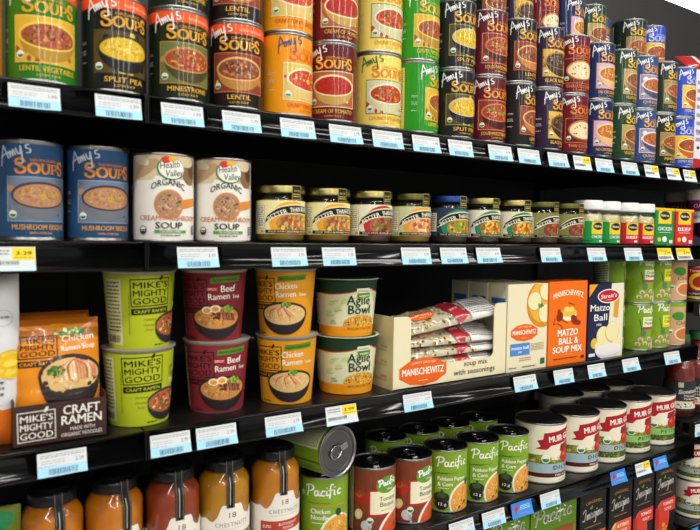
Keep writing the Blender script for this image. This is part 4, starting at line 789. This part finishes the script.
def muir_art(band, bandt, plaid, word, sub=None):
    a = Art(); W = pi*RG; a.rect(-W, 0, W, 112, '#ebe3cb', 0)
    R = random.Random(3)
    if plaid: a.rect(-W, 9, W, 22, plaid, 1); a.specks(0, 15, 72, 5.5, 190, ['#6b7a34', '#2f3f1c', '#8a9a4a', '#4a5a24'], 2, 2.2, R); y0 = 22
    else: a.rect(-W, 10, W, 18.5, '#4c1d1c', 1); y0 = 18.5
    a.rect(-W, y0, W, 37, band, 1); a.rect(-W, 37, W, 54, '#6d7a34', 1); a.specks(0, 45, 74, 7.5, 220, ['#8a9a3a', '#3f5a24', '#c9b43c', '#a8863a', '#556b2a'], 2, 2.6, R)
    a.ell(2, 62, 30, 18, '#ebe3cb', 2)
    a.poly([(-42, 66), (-32, 71), (-39, 82), (-28, 85), (-26, 97), (64, 110), (64, 84), (-12, 73), (-20, 65)], '#a81c2a', 3)
    a.text('MUIR GLEN', 17, 83, 12.5, '#f6efdc', 66, z=4, bold=.06, rot=7); a.text('ORGANIC', 34, 72.5, 5, '#b3202c', 40, z=4, rot=7)
    a.poly([(10, 74), (34, 79), (42, 62), (26, 52), (8, 62)], '#962030', 3); a.ell(25, 50, 15.5, 14.5, '#bb2c1a', 4); a.ell(20, 54, 5, 4, '#e0604a', 5)
    a.organic(-22, 47, 8.6); a.text(word, 19, 25.5 if not plaid else 26.5, 8.4, '#1d2a33', 50, z=4, bold=.03, space=1.3)
    if sub: a.text(sub, 26, 12.5, 4, '#efe0cc', 56, z=3, bold=.03)
    a.scribble(8, 3.5, 44, 6.5, 1, '#9a8f70'); a.rect(-100, 8, -62, 100, '#f4efe0', 2); a.scribble(-98, 10, -64, 98, 22, '#555544', 3)
    return a
mF = make_can('tomato_can', muir_art('#9fb3bb', '', None, 'DICED', 'FIRE ROASTED'), RG, HG, 'tomato can', m='satin'); mD = make_can('tomato_can', muir_art('#a9b3b5', '', '#4f5a2c', 'DICED'), RG, HG, 'tomato can', m='satin')
RS, HS = 49.8, 119
mG = make_can('tomato_can', muir_art('#8fc46a', '', '#4f5a2c', 'PETITE'), RG, HG, 'tomato can', m='satin')
XG = []; YG = [58, 59, 63, 70, 71]
for p, pr, L, lb in ((mF, 566.5, 541.5, 'cream fire roasted diced tomato can with blue-grey band beside the green soup cans'), (mF, 599.5, 577, 'cream fire roasted diced tomato can with blue-grey band, second from the green cans'), (mD, 626, 605, 'cream diced tomato can with grey band and leafy lower stripe'), (mG, 651.5, 632, 'cream petite diced tomato can with green band beside the grey-band can'), (mG, 673, 655, 'cream petite diced tomato can with green band at the right end')):
    X = sil(pr, RG+.7, YG[len(XG)], -400)
    if XG: X = max(X, XG[-1]+101.5)
    XG.append(X); inst(p, X, YG[len(XG)-1], Z4, face_to(L, X, 66, -430, RG, -24), lb, 'large cream tomato cans')
for k, X in enumerate((None, None, XG[2]+2, XG[3]-2, XG[4]-1)):
    if not X: continue
    inst((mF, mF, mD, mG, mG)[k], X, 174, Z4, -.5, 'cream tomato can in the back row behind '+('the first fire roasted can', 'the second fire roasted can', 'the grey-band diced can', 'the first green-band can', 'the last green-band can')[k], 'large cream tomato cans')
# ------------------------------------------------------------------ shelf 5: cartons
def carton(px0, px1, pyt, fa, col, name, label, Y=12, group=None, topc=None):
    x0, x1 = at(px0, pyt+20, Y)[0], at(px1, pyt+20, Y)[0]; w = x1-x0; H = min(at((px0+px1)/2, pyt, Y)[1], Z4-37)-Z5
    a = Art(); fa(a, w, H); l = Art(); l.scribble(-60, 20, -8, H-60, 20, '#999999'); l.text('SOUP', -34, H-30, 9, '#dddddd', 36)
    o = make_box(name, w-1, 66, H, col, a, l, 'carton', m='satin', topc=topc); place(o, x0, Y, Z5, 0, label, None, group)
def pac_carton(a, w, H):
    a.script(PACIFIC, 10, H-46, (w-20)/2.7, 26, 5, '#eef2d8', 3, rot=2); a.rect(w*.4, H-90, w-10, H-64, '#9c4a2a', 2); a.ell(w*.6, H-120, 30, 22, '#c9803a', 2)
def imagine(band, cc, word):
    def f(a, w, H):
        a.text('ORGANIC', w*.52, H-24, 7, '#c98a34', w*.6, z=2, bend=2); a.script(IMAGINE, w*.14, H-56, w*.32, 22, 2.4, '#f2efe6', 3, rot=4); a.specks(w*.42, H-32, 4, 4, 5, ['#8ab23a'], 3, 3, random.Random(1))
        a.scribble(w*.2, H-74, w*.8, H-70, 1, '#c98a34'); a.clip = (1, 1, w-2, H-1); a.ell(w*.36, H-130, w*.34, 44, cc[1], 1); a.ell(w*.36, H-132, w*.30, 40, cc[0], 2); a.rect(w*.3, H-118, w-1, H-86, band, 3)
        a.rect(0, 1, w*.2, H-100, '#b5251e', 1); a.specks(w*.45, H-170, 14, 26, 16, ['#e8a02c', '#d9701c'], 4, 6, random.Random(4)); a.clip = None
        a.text(word, w*.62, H-101, 8.4, '#fbf0e2', w*.5, z=5, bold=.04); a.text('SOUP', w*.62, H-113, 6.5, '#fbf0e2', w*.34, z=5, bold=.03); a.rect(0, 1, w-1, H-190, '#b5251e', 1)
    return f
carton(490, 530, 497, pac_carton, '#5f8a1c', 'broth_carton', 'green broth carton, left of the pair on the bottom shelf', Y=25, group='green broth cartons')
carton(531, 576.5, 497, pac_carton, '#5f8a1c', 'broth_carton', 'green broth carton beside the black cartons', Y=25, group='green broth cartons')
ob = '#e0582c'; rb = '#d2362e'
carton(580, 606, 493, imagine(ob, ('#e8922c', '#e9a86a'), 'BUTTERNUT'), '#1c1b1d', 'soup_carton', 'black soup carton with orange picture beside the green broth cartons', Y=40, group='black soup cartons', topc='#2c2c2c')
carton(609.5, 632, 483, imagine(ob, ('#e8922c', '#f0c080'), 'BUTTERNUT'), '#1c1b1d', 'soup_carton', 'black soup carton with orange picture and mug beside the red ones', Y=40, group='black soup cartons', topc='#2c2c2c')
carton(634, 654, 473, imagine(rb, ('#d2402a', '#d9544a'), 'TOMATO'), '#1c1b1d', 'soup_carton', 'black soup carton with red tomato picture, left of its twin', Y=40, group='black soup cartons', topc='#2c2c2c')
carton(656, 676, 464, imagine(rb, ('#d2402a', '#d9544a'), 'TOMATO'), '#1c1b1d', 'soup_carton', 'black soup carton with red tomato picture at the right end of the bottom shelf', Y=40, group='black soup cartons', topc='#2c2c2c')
# ------------------------------------------------------------------ shelving

def shelf(x0, x1, z, label, depth=YB-2, y0=0, lift=0):
    e = empty('shelf'); L = x1-x0; b = B()
    b.box(0, 2, -3, L, depth-y0, 0, m='deck', bev=.6); b.box(0, 22, -30, L, 30, -3, m='black'); b.box(0, 40, -24, 20, depth-y0, -3, m='black'); b.box(L-20, 40, -24, L, depth-y0, -3, m='black'); b.obj('deck', e)
    r = B(); prof = [(3, .6), (.6, .8), (-1.0, -.2), (-1.5, -1.8), (-1.2, -3.4), (.2, -5.5), (.9, -9), (1.0, -13), (.5, -17), (-.7, -20.5), (-2.4, -23.6), (-4.4, -26.2), (-6.4, -28.6), (-7.4, -30.6), (-7.2, -32.6), (-5.6, -33.8), (-2, -33.2), (6, -31), (20, -30), (20, -27), (8, -26), (7, -3), (4, -1)]
    r.extr(prof, 1, L-1, '#0e0e10', 'rail', True); r.box(0, -7.4, -34, 1.4, 6, .9, m='black', bev=.4); r.box(L-1.4, -7.4, -34, L, 6, .9, m='black', bev=.4); ro = r.obj('price_rail', e)
    place(e, x0, y0, z, 0, label, 'shelf'); return e
for z, nm in ((Z1, 'top'), (Z2, 'second'), (Z3, 'third'), (Z4, 'fourth')):
    shelf(XL, SEAM-.8, z+(1 if z == Z1 else 0)*0, 'black metal %s shelf of the left bay with a curved price rail' % nm); shelf(SEAM+.8, XE, z, 'black metal %s shelf of the middle bay with a curved price rail' % nm)
shelf(XL, XE, Z5, 'black metal bottom shelf under the cartons')
BX0, BX1 = XE+6, 2300
Zn = [at(690, y, 30)[1] for y in (168, 223, 300, 418, 518)]
for z, nm in zip(Zn, ('topmost', 'second', 'third', 'fourth', 'lowest visible')): shelf(BX0, BX1, z, 'black metal %s shelf of the far right bay' % nm, y0=4)
ZT = at(700, 13.5, YB)[1]
b = B(); b.box(XL, YB, -ZC+2, 3600, YB+30, ZT, m='back'); o = b.obj('back_panel'); place(o, 0, 0, 0, 0, 'tall dark grey back panel rising behind the shelves', 'panel')
for x in (SEAM, XE+3):
    b = B(); b.box(-14, 0, -ZC+2, 14, 11.5, ZT-30, m='black', bev=1); o = b.obj('shelf_upright'); place(o, x, YB-11.6, 0, 0, 'black slotted upright at the seam '+('of the left bay' if x == SEAM else 'of the far right bay'), 'upright')
# ------------------------------------------------------------------ price tags
def tag_art(kind, w, seed, price):
    R = random.Random(seed); a = Art(); h = 31
    if kind == 'n':
        a.rect(0, 0, w, h, '#2f8fe0', 0); a.rect(0, 18, w, h, '#2a7fd2', 1); a.ell(w*.24, 19, 5.5, 5.5, '#d0244a', 2, n=14); a.rect(w*.15, 8, w*.24, 16, '#d0244a', 2); a.scribble(w*.42, 14, w*.9, 24, 3, '#bfe0fa', r=R); a.scribble(w*.42, 5, w*.8, 9, 1, '#e04a6a', r=R); return a
    a.rect(0, 0, w, h, '#d9dcdd', 0)
    if kind == 'Y': a.rect(0, 13, w, h, '#f4d31c', 1); a.text(price, w*.7, 16, 6, '#2a2a20', w*.4, bold=.04); a.scribble(3, 22, w*.7, 28, 2, '#6b6020', r=R); a.barcode(4, 3, w-6, 10, '#444444', r=R); return a
    if kind == 'y':
        a.rect(w*.52, 14, w-1, h-1, '#f4d31c', 1); a.text(price, w*.76, 20.5, 5.2, '#1a1a14', w*.32, bold=.05); a.scribble(w*.56, 16, w-3, 18.5, 1, '#8a7a20', r=R); a.scribble(3, 20, w*.46, 28, 2, '#8a8a8a', r=R); a.barcode(3, 8, w*.66, 13, '#3a3a3a', r=R); a.rect(0, 0, w, 4, '#cfeaf5', 1); return a
    a.rect(0, 0, w, 12.5, '#a9dcf2', 1); a.scribble(3, 24, w-3, 29, 2, '#8f9294', h=1, r=R); a.scribble(4, 16, w*.55, 22, 2, '#a9abad', h=.9, r=R); a.text(price, w*.85, 16, 5, '#6a6d70', w*.17, bold=.0); a.scribble(2, 12.8, w*.4, 14.4, 1, '#77a8bc', h=.8, r=R); a.barcode(w*.22, 2, w*.8, 9.5, '#35586a', r=R); return a
def rail_y(v): return -3.4+(1.6*sin(pi*(v)/31) if 0 < v < 31 else 0)
def tag(px0, px1, py, z, kind, price, label, n, y0=0, curl=None):
    x0, x1 = at(px0, py, -3)[0], at(px1, py, -3)[0]; w = max(24, x1-x0); cu = curl if curl is not None else RND.uniform(0, 2.2)
    b = B(); k = RND.uniform(.8, 1.6)
    def f(u, v, zz):
        t = max(0, u/w-.55)/.45*max(0, 1-v/31)
        q = v/31; return (u, -8.0+6.0*q-zz*.8-cu*1.6*t*t+1.2*(.25-(q-.5)**2), -31.6+26*q+t*cu*.5)
    b.art(tag_art(kind, w, n, price), f, 'paper', step=5, ystep=6, sm=True); o = b.obj('price_tag'); place(o, x0, y0, z, RND.uniform(-.004, .004), label, 'price tag', 'price tags on the rails')
T1 = [(8, 60, 98, 'b', '1.99', 'green banded can'), (95, 141, 108, 'b', '1.99', 'banded split pea can'), (161, 203, 116, 'b', '1.99', 'banded minestrone can'), (222, 260, 121, 'b', '1.79', 'banded lentil can'), (280, 314, 128, 'b', '1.79', 'orange can'), (329, 361, 134, 'b', '1.79', 'dark red tomato can'),
 (372, 402, 139, 'b', '1.79', 'pale yellow can'), (412, 439, 143, 'b', '1.99', 'bright green can'), (448, 472, 147, 'b', '1.99', 'unbanded split pea can'), (488, 511, 153, 'b', '1.99', 'maroon can'), (517.5, 539, 156, 'b', '1.99', 'near-black lentil can'), (547.5, 567, 160, 'b', '1.99', 'purple can'),
 (573, 590, 163, 'y', '2.49', 'crimson coconut soup can'), (595, 612, 166, 'b', '1.99', 'navy can'), (621, 637, 169, 'b', '1.99', 'dark green barley can'), (644, 658, 171, 'y', '1.99', 'slate blue can'), (666, 679, 174, 'y', '1.99', 'black-green minestrone can'), (683, 695, 176, 'y', '1.99', 'vivid blue can')]
T2 = [(-14, 35.5, 258, 'y', '3.29', 'left blue bisque can'), (177, 217.5, 256, 'b', '3.39', 'two white mushroom cans'), (271, 306, 256, 'b', '7.79', 'first gold-lidded jar'), (322, 355, 256, 'b', '7.79', 'second gold-lidded jar'), (401, 430, 256, 'b', '7.79', 'olive-lidded jar with orange label'), (440, 466, 256, 'b', '7.79', 'blue-lidded jar'), (476, 500, 256, 'b', '8.79', 'first green-ribbon jar'),
 (540, 560, 255, 'b', '7.79', 'left dark olive-lidded jar'), (587, 605, 255, 'b', '3.69', 'first white-capped jar'), (624, 641, 254, 'b', '3.69', 'red-label white-capped jars'), (657, 671, 253, 'Y', '2.99', 'green tin'), (676, 690, 253, 'Y', '2.99', 'red tin')]
T3 = [(37, 86.5, 460, 'b', '2.39', 'brown ramen tray'), (150, 190, 440, 'b', '2.79', 'lime green cups'), (196, 236, 434, 'b', '2.79', 'maroon cups'), (265, 301, 422, 'b', '2.79', 'golden cups'), (325.5, 356, 414, 'y', '3.99', 'grain soup bowls'), (403, 431, 402, 'b', '3.19', 'soup mix tray'), (513.5, 535.5, 383, 'b', '3.49', 'cream matzo mix box'),
 (553.5, 572.5, 376, 'b', '3.49', 'orange matzo box'), (587.5, 604, 371, 'b', '2.99', 'navy matzo box'), (622, 638, 364, 'b', '2.49', 'middle green cans'), (664, 679, 356, 'b', '2.49', 'tan and green chili can')]
T4 = [(449, 473, 528, 'b', '3.39', 'first green pepper and corn can'), (482, 504, 519, 'b', '3.39', 'second green pepper and corn can'), (511, 531, 510, 'n', '', 'third pepper and corn can'), (540, 559, 501, 'b', '3.19', 'first fire roasted tomato can'), (610, 624.5, 481, 'n', '', 'grey-band diced tomato can'), (635, 649, 473, 'y', '3.19', 'first green-band tomato can'), (653, 666, 464, 'n', '', 'last green-band tomato can')]
n = 0
for T, z, sh in ((T1, Z1, 'top'), (T2, Z2, 'second'), (T3, Z3, 'third'), (T4, Z4, 'fourth')):
    for p0, p1, py, k, pr, below in T:
        n += 1; nm = {'b': 'white and light blue price tag', 'y': 'white price tag with a yellow corner', 'Y': 'yellow-topped price tag', 'n': 'bright blue shelf tag with red mark'}[k]
        tag(p0, p1, py, z, k, pr, nm+' below the '+below, n)
# ------------------------------------------------------------------ far right bay goods
for p0, p1, py, z, k, lb in ((694, 708, 306, Zn[2], 'b', 'white and light blue price tag in the far right bay, below the red tomato can'), (689, 702, 427, Zn[3], 'b', 'white and light blue price tag in the far right bay, below the tomato sauce bottles'), (688, 700, 520, Zn[4], 'n', 'bright blue shelf tag in the far right bay')):
    n += 1; x0 = max(BX0+3, at(p0, py, 1)[0]); o = None
    x1 = at(p1, py, 1)[0]; tag(pj(x0, -3, z-15)[0], pj(x0+40, -3, z-15)[0], py, z, k, '2.99', lb, n, y0=4)
a = Art(); a.rect(-200, 0, 200, 96, '#e9e4da', 0); a.rect(-30, 34, 40, 70, '#a02a66', 1); a.ell(-32, 52, 12, 20, '#5f2440', 1, rot=20); a.text('OATS', 8, 46, 12, '#f4e6ee', 40); a.scribble(-20, 12, 30, 22, 2, '#44558a')
def canister(x, y, z, rz, label, r=42, H=84):
    e = empty('canister'); e['category'] = 'canister'; b = B(); b.rev([(r-2, .5), (r, 0), (r+.6, 1), (r+.6, 3), (r, 4), (r, H-4), (r-.4, H-2)], '#dcd6ca', 'satin'); b.obj('canister_body', e)
    l = B(); l.rev([(r+.2, H-8), (r+1.2, H-8), (r+1.2, H-1), (r, H), (r-3, H), (r-4, H-1.5), (.01, H-1.5)], '#d0cabe', 'satin'); l.obj('lid', e)
    t = B(); t.art(a, lambda u, v, zz: cyl(r+.1)(u*.8, v*.78+3, zz), 'satin', step=4); t.obj('label', e); place(e, x, y, z, rz, label, None, 'white canisters with a magenta panel')
canister(1591, 50, Zn[1], face_to(694, 1591, 50, Zn[1]+50, 42, -10), 'white canister with magenta panel at the right edge, front one')
canister(1640, 132, Zn[1], face_to(672, 1640, 132, Zn[1]+50, 42, -10), 'white canister with magenta panel, shaded behind its twin')
a2 = Art(); a2.rect(-160, 0, 160, 112, '#b02222', 0); a2.rect(-160, 0, 160, 8, '#e2c02c', 1); a2.rect(-160, 10, 160, 26, '#1f2d4c', 1); a2.ell(6, 60, 32, 30, '#efc52c', 2); a2.ell(8, 58, 22, 19, '#b5281c', 3); a2.text('Tomatoes', 4, 92, 10, '#f4f0e0', 60, z=4); a2.text('TOMATOES', 4, 14, 7, '#f0f0f0', 62, z=4); a2.specks(10, 76, 8, 4, 8, ['#3f7a24'], 4, 4, random.Random(1))
a2.p = [([(x*.7, y*.7) for x, y in q], f, c, z) for q, f, c, z in a2.p]; rt = make_can('tomato_can', a2, 35, 81, 'tomato can', z0=2)
HT = at(690, 264, 55)[1]-Zn[2]
inst(rt, 1565, 44, Zn[2], face_to(697, 1565, 44, Zn[2]+40, 35, 0), 'red and yellow tomato can in the far right bay', None)
sauce = content('tomato_passata', '#8c2018', '#7a1a12')
def bottle(x, y, z, rz, label):
    e = empty('sauce_bottle'); e['category'] = 'bottle'; r = 36; H = 205
    g = B(); P = [(.01, .6), (r-3, .6), (r, 4), (r, 110), (r-4, 128), (r-14, 150), (r-18, 165), (r-19, 186), (r-19, 192)]; g.rev(P+[(r-20.5, 192), (r-20.5, 186), (r-19.6, 165), (r-15.8, 150), (r-6, 127), (r-2, 109), (r-2, 5), (.01, 2.6)], m='glass'); g.obj('glass_body', e)
    q = B(); q.rev([(.01, 3), (r-2.3, 5.5), (r-2.3, 109), (r-6.3, 126.5), (r-16.2, 150), (r-20, 165), (r-21, 180), (.01, 180)], m=sauce); q.obj('sauce', e)
    l = B(); l.rev([(r-18.7, 184), (r-16, 184), (r-15.5, 186), (r-15.7, 200), (r-17, 203), (.01, 203)], m='green_cap'); l.obj('cap', e)
    a = Art(); a.rect(-95, 0, 95, 72, '#26272b', 0); a.rect(-95, 6, 95, 24, '#dcd2ba', 1); a.specks(0, 15, 40, 6, 30, ['#77706a', '#4a4a40', '#b5a88a'], 2, 2.4, random.Random(3)); a.ell(22, 22, 7, 6, '#c8281e', 3); a.rect(-22, 58, -10, 70, '#cfc9b4', 2)
    a.text('Bionaturae', 6, 44, 11, '#efe8d8', 54, z=3, shear=.25, rot=6); a.text('STRAINED', 8, 35, 4.6, '#efe8d8', 34, z=3); a.text('TOMATOES', 8, 28, 4.6, '#efe8d8', 34, z=3)
    t = B(); t.art(a, lambda u, v, zz: cyl(r+.1)(u, v+18, zz), 'paper', step=2.6); t.obj('label', e); place(e, x, y, z, rz, label, None, 'strained tomato bottles')
Xb = 1532; bottle(Xb, 62, Zn[3], face_to(690, Xb, 62, Zn[3]+60, 36, 6), 'strained tomato bottle with black label and green cap, nearest the shelf end'); bottle(Xb+80, 62, Zn[3], -.9, 'strained tomato bottle at the right edge of the frame')
for k, (dx, y, lay) in enumerate(((92, 48, 0), (92, 48, 1), (172, 48, 0), (172, 48, 1), (92, 128, 0), (92, 128, 1))):
    z = Zn[4]+lay*HG*.78
    o = inst(mD, BX0+dx, y, z, face_to((692, 692, 705, 705, 682, 682)[k], BX0+dx, y, z+40, RG*.78, -10), 'cream diced tomato can in the far right bay, '+('nearest the shelf end', 'right of its twin', 'behind its twin')[(0, 0, 1, 1, 2, 2)[k]]+(', lower', ', upper')[lay], 'small cream tomato cans')
    o.scale = (.78, .78, .78)
# top of the far right bay
xw = BX0+2; HW = at(697, 69, 30)[1]-Zn[0]
a = Art(); a.rect(0, 0, 70, 24, '#c2232b', 1); a.scribble(14, 60, 60, HW-20, 8, '#8a8aa0'); a.ell(26, 50, 6, 4, '#222222', 2); a.text('CRISP', 36, 80, 12, '#7a5aa0', 44)
l = Art(); l.rect(-60, 0, 0, 24, '#c2232b', 1); l.scribble(-54, 60, -6, HW-20, 8, '#9a9ab0')
wb = make_box('white_carton', 72, 60, HW, '#e4e0ea', a, l, 'carton'); place(wb, xw, 30, Zn[0], 0, 'white carton with red base at the upper right edge')
a = Art(); a.rect(-70, -26, 70, 26, '#b92324', 0); a.rect(-22, -26, -8, 26, '#eee8e4', 1); a.rect(24, -26, 60, 26, '#c9302c', 1)
rp = make_pack('red_pouch', a, 140, 52, 11, 3, 'pouch', back='#a82022', step=7)
rp.rotation_euler = (-.75, -.10, 0); rp.location = ((xw+66)*.001, .060, (Zn[0]+ZC+HW+26)*.001); rp['label'] = 'red pouch with white stripe lying on the white carton at the upper right'
# ------------------------------------------------------------------ the store around
b = B(); b.box(-6000, -9000, -ZC-20, 9000, 3000, -ZC, m='floor'); o = struct(b.obj('floor')); place(o, 0, 0, 0)
CH = 1750
b = B(); b.box(-6000, -9000, CH, 9000, 3000, CH+30, m='ceil'); o = struct(b.obj('ceiling')); place(o, 0, 0, 0)
b = B(); b.box(-6000, -9030, -ZC, 9000, -9000, CH, m='ceil'); o = struct(b.obj('wall_far')); place(o, 0, 0, 0)
def lamp(x, y, L, w, rz, e_, label):
    e = empty('ceiling_light'); b = B(); b.box(-L/2, -w/2-12, -40, L/2, w/2+12, -2, '#e6e6e4', 'satin', bev=3); b.obj('housing', e)
    ld = bpy.data.lights.new('tube_glow', 'AREA'); ld.shape = 'RECTANGLE'; ld.size = L*.001; ld.size_y = w*.001; ld.energy = e_; ld.color = (1, .985, .95)
    lo = bpy.data.objects.new('tube_glow', ld); C.objects.link(lo); lo.parent = e; lo.location = (0, 0, -.044)
    place(e, x, y, CH, rz, label, 'ceiling light', 'ceiling lights over the aisle')
lamp(900, -950, 5200, 150, 0, 66, 'long ceiling light running over the aisle')
for k, x in enumerate((-1500, 300, 2100, 3900)): lamp(x, -5000, 6400, 150, pi/2, 88, 'ceiling light running across the next aisle, number %d from the left' % (k+1) if False else 'ceiling light across the aisle behind the camera, '+('leftmost', 'left middle', 'right middle', 'rightmost')[k])
e = empty('ceiling_light'); b = B(); b.box(-1500, -620, -40, 1500, 620, -2, '#e6e6e4', 'satin', bev=3); b.obj('housing', e); b = B(); b.box(-1460, -580, -44, 1460, 580, -41, m='lamp'); b.obj('diffuser', e)
place(e, 5300, 1900, CH, .0, 'wide bright ceiling light seen in the top right corner', 'ceiling light')
W = bpy.data.worlds.new('world'); bpy.context.scene.world = W; W.use_nodes = True; bg = W.node_tree.nodes['Background']; bg.inputs['Color'].default_value = (.9, .95, 1, 1); bg.inputs['Strength'].default_value = .25
cam = bpy.data.cameras.new('camera'); co = bpy.data.objects.new('camera', cam); C.objects.link(co)
cam.sensor_fit = 'HORIZONTAL'; cam.sensor_width = 36; cam.lens = 36*F/700; cam.clip_start = .02; cam.dof.use_dof = True; cam.dof.focus_distance = 1.25; cam.dof.aperture_fstop = 7.5
co.matrix_world = Matrix(((RT.x, UP.x, -FW.x, 0), (RT.y, UP.y, -FW.y, -D*.001), (RT.z, UP.z, -FW.z, ZC*.001), (0, 0, 0, 1)))
sc = bpy.context.scene; sc.camera = co
sc.view_settings.view_transform = 'Standard'; sc.view_settings.look = 'None'; sc.view_settings.gamma = 1; sc.view_settings.exposure = 0.0
